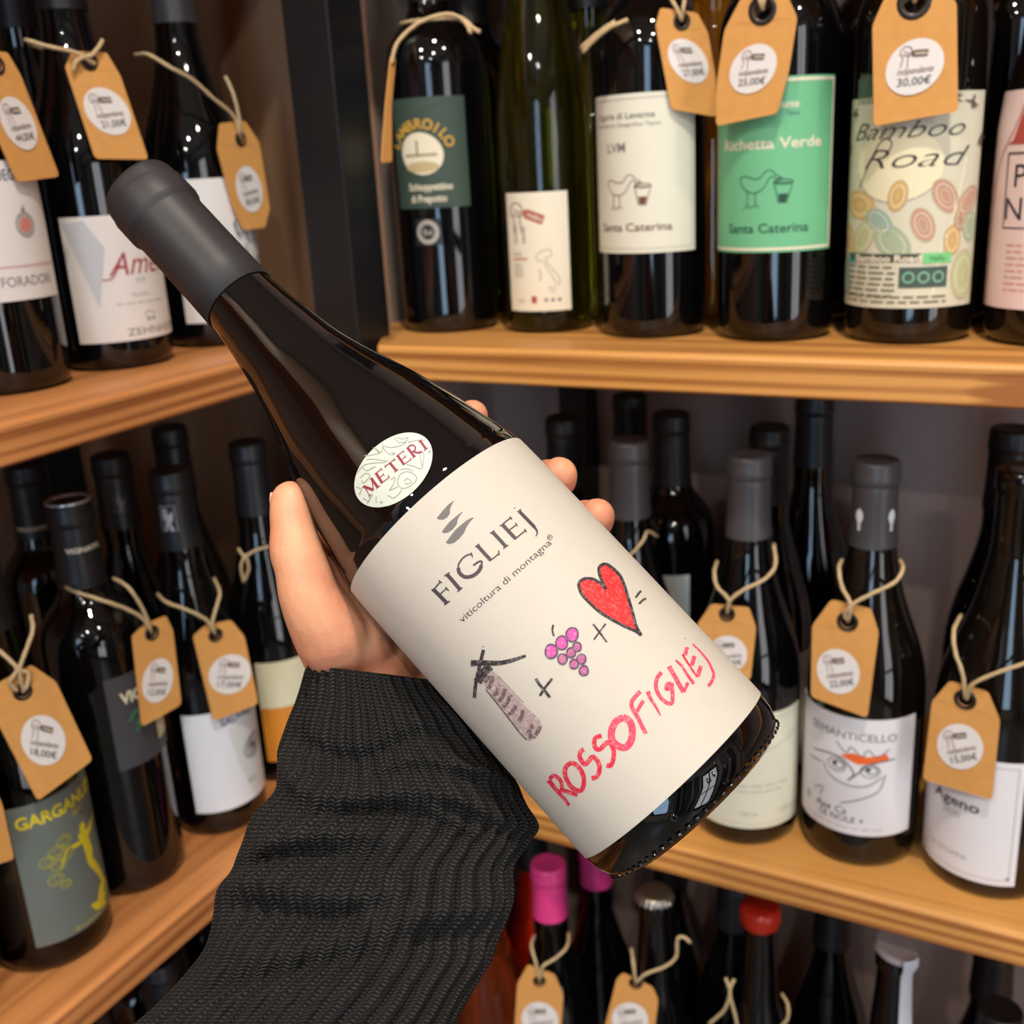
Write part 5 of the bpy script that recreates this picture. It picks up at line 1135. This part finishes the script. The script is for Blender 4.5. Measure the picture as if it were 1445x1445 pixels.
# sleeve: rows of (left px, right px, depth, squash)
rows = [((437, 938), (618, 960), .399, .90), ((434, 952), (626, 975), .399, .90), ((426, 985), (650, 1003), .398, .86), ((413, 1020), (678, 1038), .397, .80), ((401, 1060), (704, 1073), .395, .72), ((404, 1092), (722, 1100), .392, .66),
        ((396, 1118), (742, 1133), .390, .64), ((364, 1152), (762, 1166), .388, .64), ((350, 1190), (745, 1190), .384, .66), ((334, 1225), (722, 1222), .380, .68), ((316, 1262), (717, 1262), .376, .70),
        ((303, 1320), (698, 1320), .370, .72), ((284, 1352), (686, 1360), .365, .72), ((240, 1400), (662, 1405), .358, .74), ((185, 1455), (636, 1455), .350, .76), ((110, 1540), (590, 1545), .338, .78), ((10, 1650), (530, 1660), .322, .80), ((-110, 1790), (460, 1800), .300, .82)]
NRIB = 36; NR = len(rows); NU = NRIB*10; NV = 400
PL = catmull([(a[0], a[1], d) for a, b, d, s in rows], 24); PR = catmull([(b[0], b[1], s) for a, b, d, s in rows], 24)
n_in = len(PL)
lens = [0.0]
ctr = []
for a_, b_ in zip(PL, PR):
    L3 = W(a_.x, a_.y, a_.z); R3 = W(b_.x, b_.y, a_.z); ctr.append((L3, R3, b_.z))
for i in range(1, n_in): lens.append(lens[-1]+((ctr[i][0]+ctr[i][1])/2-(ctr[i-1][0]+ctr[i-1][1])/2).length)
TOT = lens[-1]
# creases: (position along the sleeve 0..1 at the left / at the right, half width along, depth, from u, to u)
def along(px_y):      # fraction of length for a row of pixels at the sleeve's middle
    for i in range(1, n_in):
        y0 = (PL[i-1].y+PR[i-1].y)/2; y1 = (PL[i].y+PR[i].y)/2
        if y0 <= px_y <= y1: return (lens[i-1]+(lens[i]-lens[i-1])*(px_y-y0)/(y1-y0))
    return TOT
def Yx(y): return along(y)
folds = [(1062, 1052, .0036, -.0022, -1.0, .35), (1095, 1150, .0050, .0042, -1.0, .75), (1128, 1190, .0030, -.0030, -.55, .8), (1100, 1075, .0035, .0022, -.4, .9), (1180, 1200, .0050, .0034, -.9, .2),
         (1222, 1205, .0032, -.0030, -1.0, -.1), (1262, 1235, .0060, .0038, -1.0, .5), (1300, 1250, .0035, -.0022, -.9, .3), (1340, 1300, .0070, .0024, -.9, .6), (1395, 1350, .0050, -.0020, -.8, .5),
         (1115, 1165, .0028, -.0028, .25, 1.0), (1020, 1110, .0035, .0026, .45, 1.05), (1215, 1290, .0045, .0025, .3, 1.0), (1260, 1345, .0035, -.0024, .35, 1.0), (1010, 1045, .0030, -.0016, .1, .9), (1420, 1400, .006, .002, -.6, .8)]
folds = [(Yx(a), Yx(b), w_, d, u0, u1) for a, b, w_, d, u0, u1 in folds]
def fold_disp(u, s, seed=0):
    d = 0.0
    for s0, s1, w_, dep, u0, u1 in folds:
        t = (u+1)/2; c = s0+(s1-s0)*t+0.004*math.sin(u*4+s0*90)
        e = max(0, min(1, (u-u0)/0.25))*max(0, min(1, (u1-u)/0.25))
        q = (s-c)/w_
        if abs(q) < 3.2: d += dep*e*math.exp(-q*q)
    return d*1.7
V = []; UV = []
for j in range(NV+1):
    s = TOT*j/NV
    i = 1
    while i < n_in-1 and lens[i] < s: i += 1
    t = (s-lens[i-1])/max(1e-9, lens[i]-lens[i-1])
    L3 = ctr[i-1][0].lerp(ctr[i][0], t); R3 = ctr[i-1][1].lerp(ctr[i][1], t); sq = ctr[i-1][2]*(1-t)+ctr[i][2]*t
    C3 = (L3+R3)/2; ex = (R3-L3); hw = ex.length/2; ex.normalize()
    vw = (CAM-C3).normalized(); ey = (vw-ex*vw.dot(ex)).normalized()
    cuff = min(1, s/0.003)
    for k in range(NU):
        a = 2*PI*k/NU                      # 0 = right edge, PI/2 = towards the viewer
        u = math.cos(a); front = math.sin(a)
        rib = math.sin(a*NRIB+0.6*noise.noise(Vector((s*40, 0, 1))))
        wob = noise.noise(Vector((u*2.2, front*2.2, s*28)))*0.0032+noise.noise(Vector((u*5, front*5, s*60+9)))*0.0008
        d = fold_disp(u if front > -0.2 else u*0.9, s)*(1 if front > -0.3 else 0.5)*min(1, s/0.01)
        rd = d+wob*min(1, s/0.012)+0.00125*rib*(0.7+0.3*cuff)
        if j == 0: rd -= 0.0012
        nx, ny = u*sq, front            # normal of the ellipse
        l = math.hypot(nx, ny); nx, ny = nx/l, ny/l
        p = C3+ex*(u*hw+nx*rd*0.85)+ey*(front*hw*sq+ny*rd)
        V.append(p-Loff); UV.append((k/NU, s))
# inner rim so that the cuff has thickness
F = []
for j in range(NV):
    for k in range(NU):
        k2 = (k+1) % NU; F.append((j*NU+k, (j+1)*NU+k, (j+1)*NU+k2, j*NU+k2))
o0 = len(V)
Lc = (ctr[0][0]+ctr[0][1])/2-Loff
for q, dz in ((0.93, 0), (0.90, 12), (0.88, 30)):
    for k in range(NU):
        p = V[dz*NU+k]; cc = sum((V[dz*NU+kk] for kk in range(0, NU, NU//10)), Vector())/10; V.append(cc+(p-cc)*q); UV.append((k/NU, dz*TOT/NV))
for k in range(NU):
    k2 = (k+1) % NU; F.append((k, k2, o0+k2, o0+k)); F.append((o0+k, o0+k2, o0+NU+k2, o0+NU+k)); F.append((o0+NU+k, o0+NU+k2, o0+2*NU+k2, o0+2*NU+k))
KN = bpy.data.materials.new('black_knit'); KN.use_nodes = True; nt = KN.node_tree; bs = nt.nodes['Principled BSDF']
uvn = nt.nodes.new('ShaderNodeUVMap'); sx_ = nt.nodes.new('ShaderNodeSeparateXYZ'); nt.links.new(uvn.outputs[0], sx_.inputs[0])
tc = nt.nodes.new('ShaderNodeTexCoord'); nz = nt.nodes.new('ShaderNodeTexNoise'); nz.inputs['Scale'].default_value = 260; nz.inputs['Detail'].default_value = 2; nt.links.new(tc.outputs['Object'], nz.inputs['Vector'])
nj = math_node(nt, 'MULTIPLY', math_node(nt, 'SUBTRACT', nz.outputs['Fac'], 0.5), 0.5)
uc = math_node(nt, 'ADD', math_node(nt, 'MULTIPLY', sx_.outputs[0], NRIB*2.0), nj)
fu = math_node(nt, 'FRACT', uc); tri = math_node(nt, 'ABSOLUTE', math_node(nt, 'SUBTRACT', fu, 0.5))        # 0 at wale centre .. .5 between
ph = math_node(nt, 'ADD', math_node(nt, 'MULTIPLY', sx_.outputs[1], 2*PI/0.0014), math_node(nt, 'MULTIPLY', tri, 7.5))
st = math_node(nt, 'MULTIPLY', math_node(nt, 'ADD', math_node(nt, 'SINE', math_node(nt, 'ADD', ph, math_node(nt, 'MULTIPLY', nj, 3.0))), 1.0), 0.5)
arch = math_node(nt, 'SINE', math_node(nt, 'MULTIPLY', math_node(nt, 'FRACT', math_node(nt, 'MULTIPLY', uc, 2.0)), PI))
hgt = math_node(nt, 'MULTIPLY', st, math_node(nt, 'ADD', math_node(nt, 'MULTIPLY', arch, 0.8), 0.2))
bp = nt.nodes.new('ShaderNodeBump'); bp.inputs['Strength'].default_value = 1.0; bp.inputs['Distance'].default_value = 0.0009
nt.links.new(hgt, bp.inputs['Height']); nt.links.new(bp.outputs['Normal'], bs.inputs['Normal'])
cr = nt.nodes.new('ShaderNodeValToRGB'); cr.color_ramp.elements[0].position = 0.25; cr.color_ramp.elements[0].color = (*lin((9, 9, 9)), 1); cr.color_ramp.elements[1].position = 0.95; cr.color_ramp.elements[1].color = (*lin((60, 56, 54)), 1)  # stitch highlights and dark gaps between strands painted into the colour
nt.links.new(hgt, cr.inputs[0]); nt.links.new(cr.outputs[0], bs.inputs['Base Color'])
bs.inputs['Roughness'].default_value = 0.75; bs.inputs['Specular IOR Level'].default_value = 0.35
me = bpy.data.meshes.new('knitted_sleeve'); me.from_pydata([tuple(v) for v in V], [], F); me.update()
uvl = me.uv_layers.new(name='UVMap'); arr = np.zeros(len(me.loops)*2, dtype=np.float32); li = np.zeros(len(me.loops), dtype=np.int32); me.loops.foreach_get('vertex_index', li)
UVa = np.array(UV, dtype=np.float32)[li].copy()
# wrap seam
pol = UVa.reshape(-1, 4, 2); mx = pol[:, :, 0].max(axis=1, keepdims=True); fix = (mx-pol[:, :, 0]) > 0.5; pol[:, :, 0] = np.where(fix, pol[:, :, 0]+1.0, pol[:, :, 0])
uvl.data.foreach_set('uv', pol.reshape(-1)); me.materials.append(KN); smooth(me)
link(bpy.data.objects.new('knitted_sleeve', me), person)
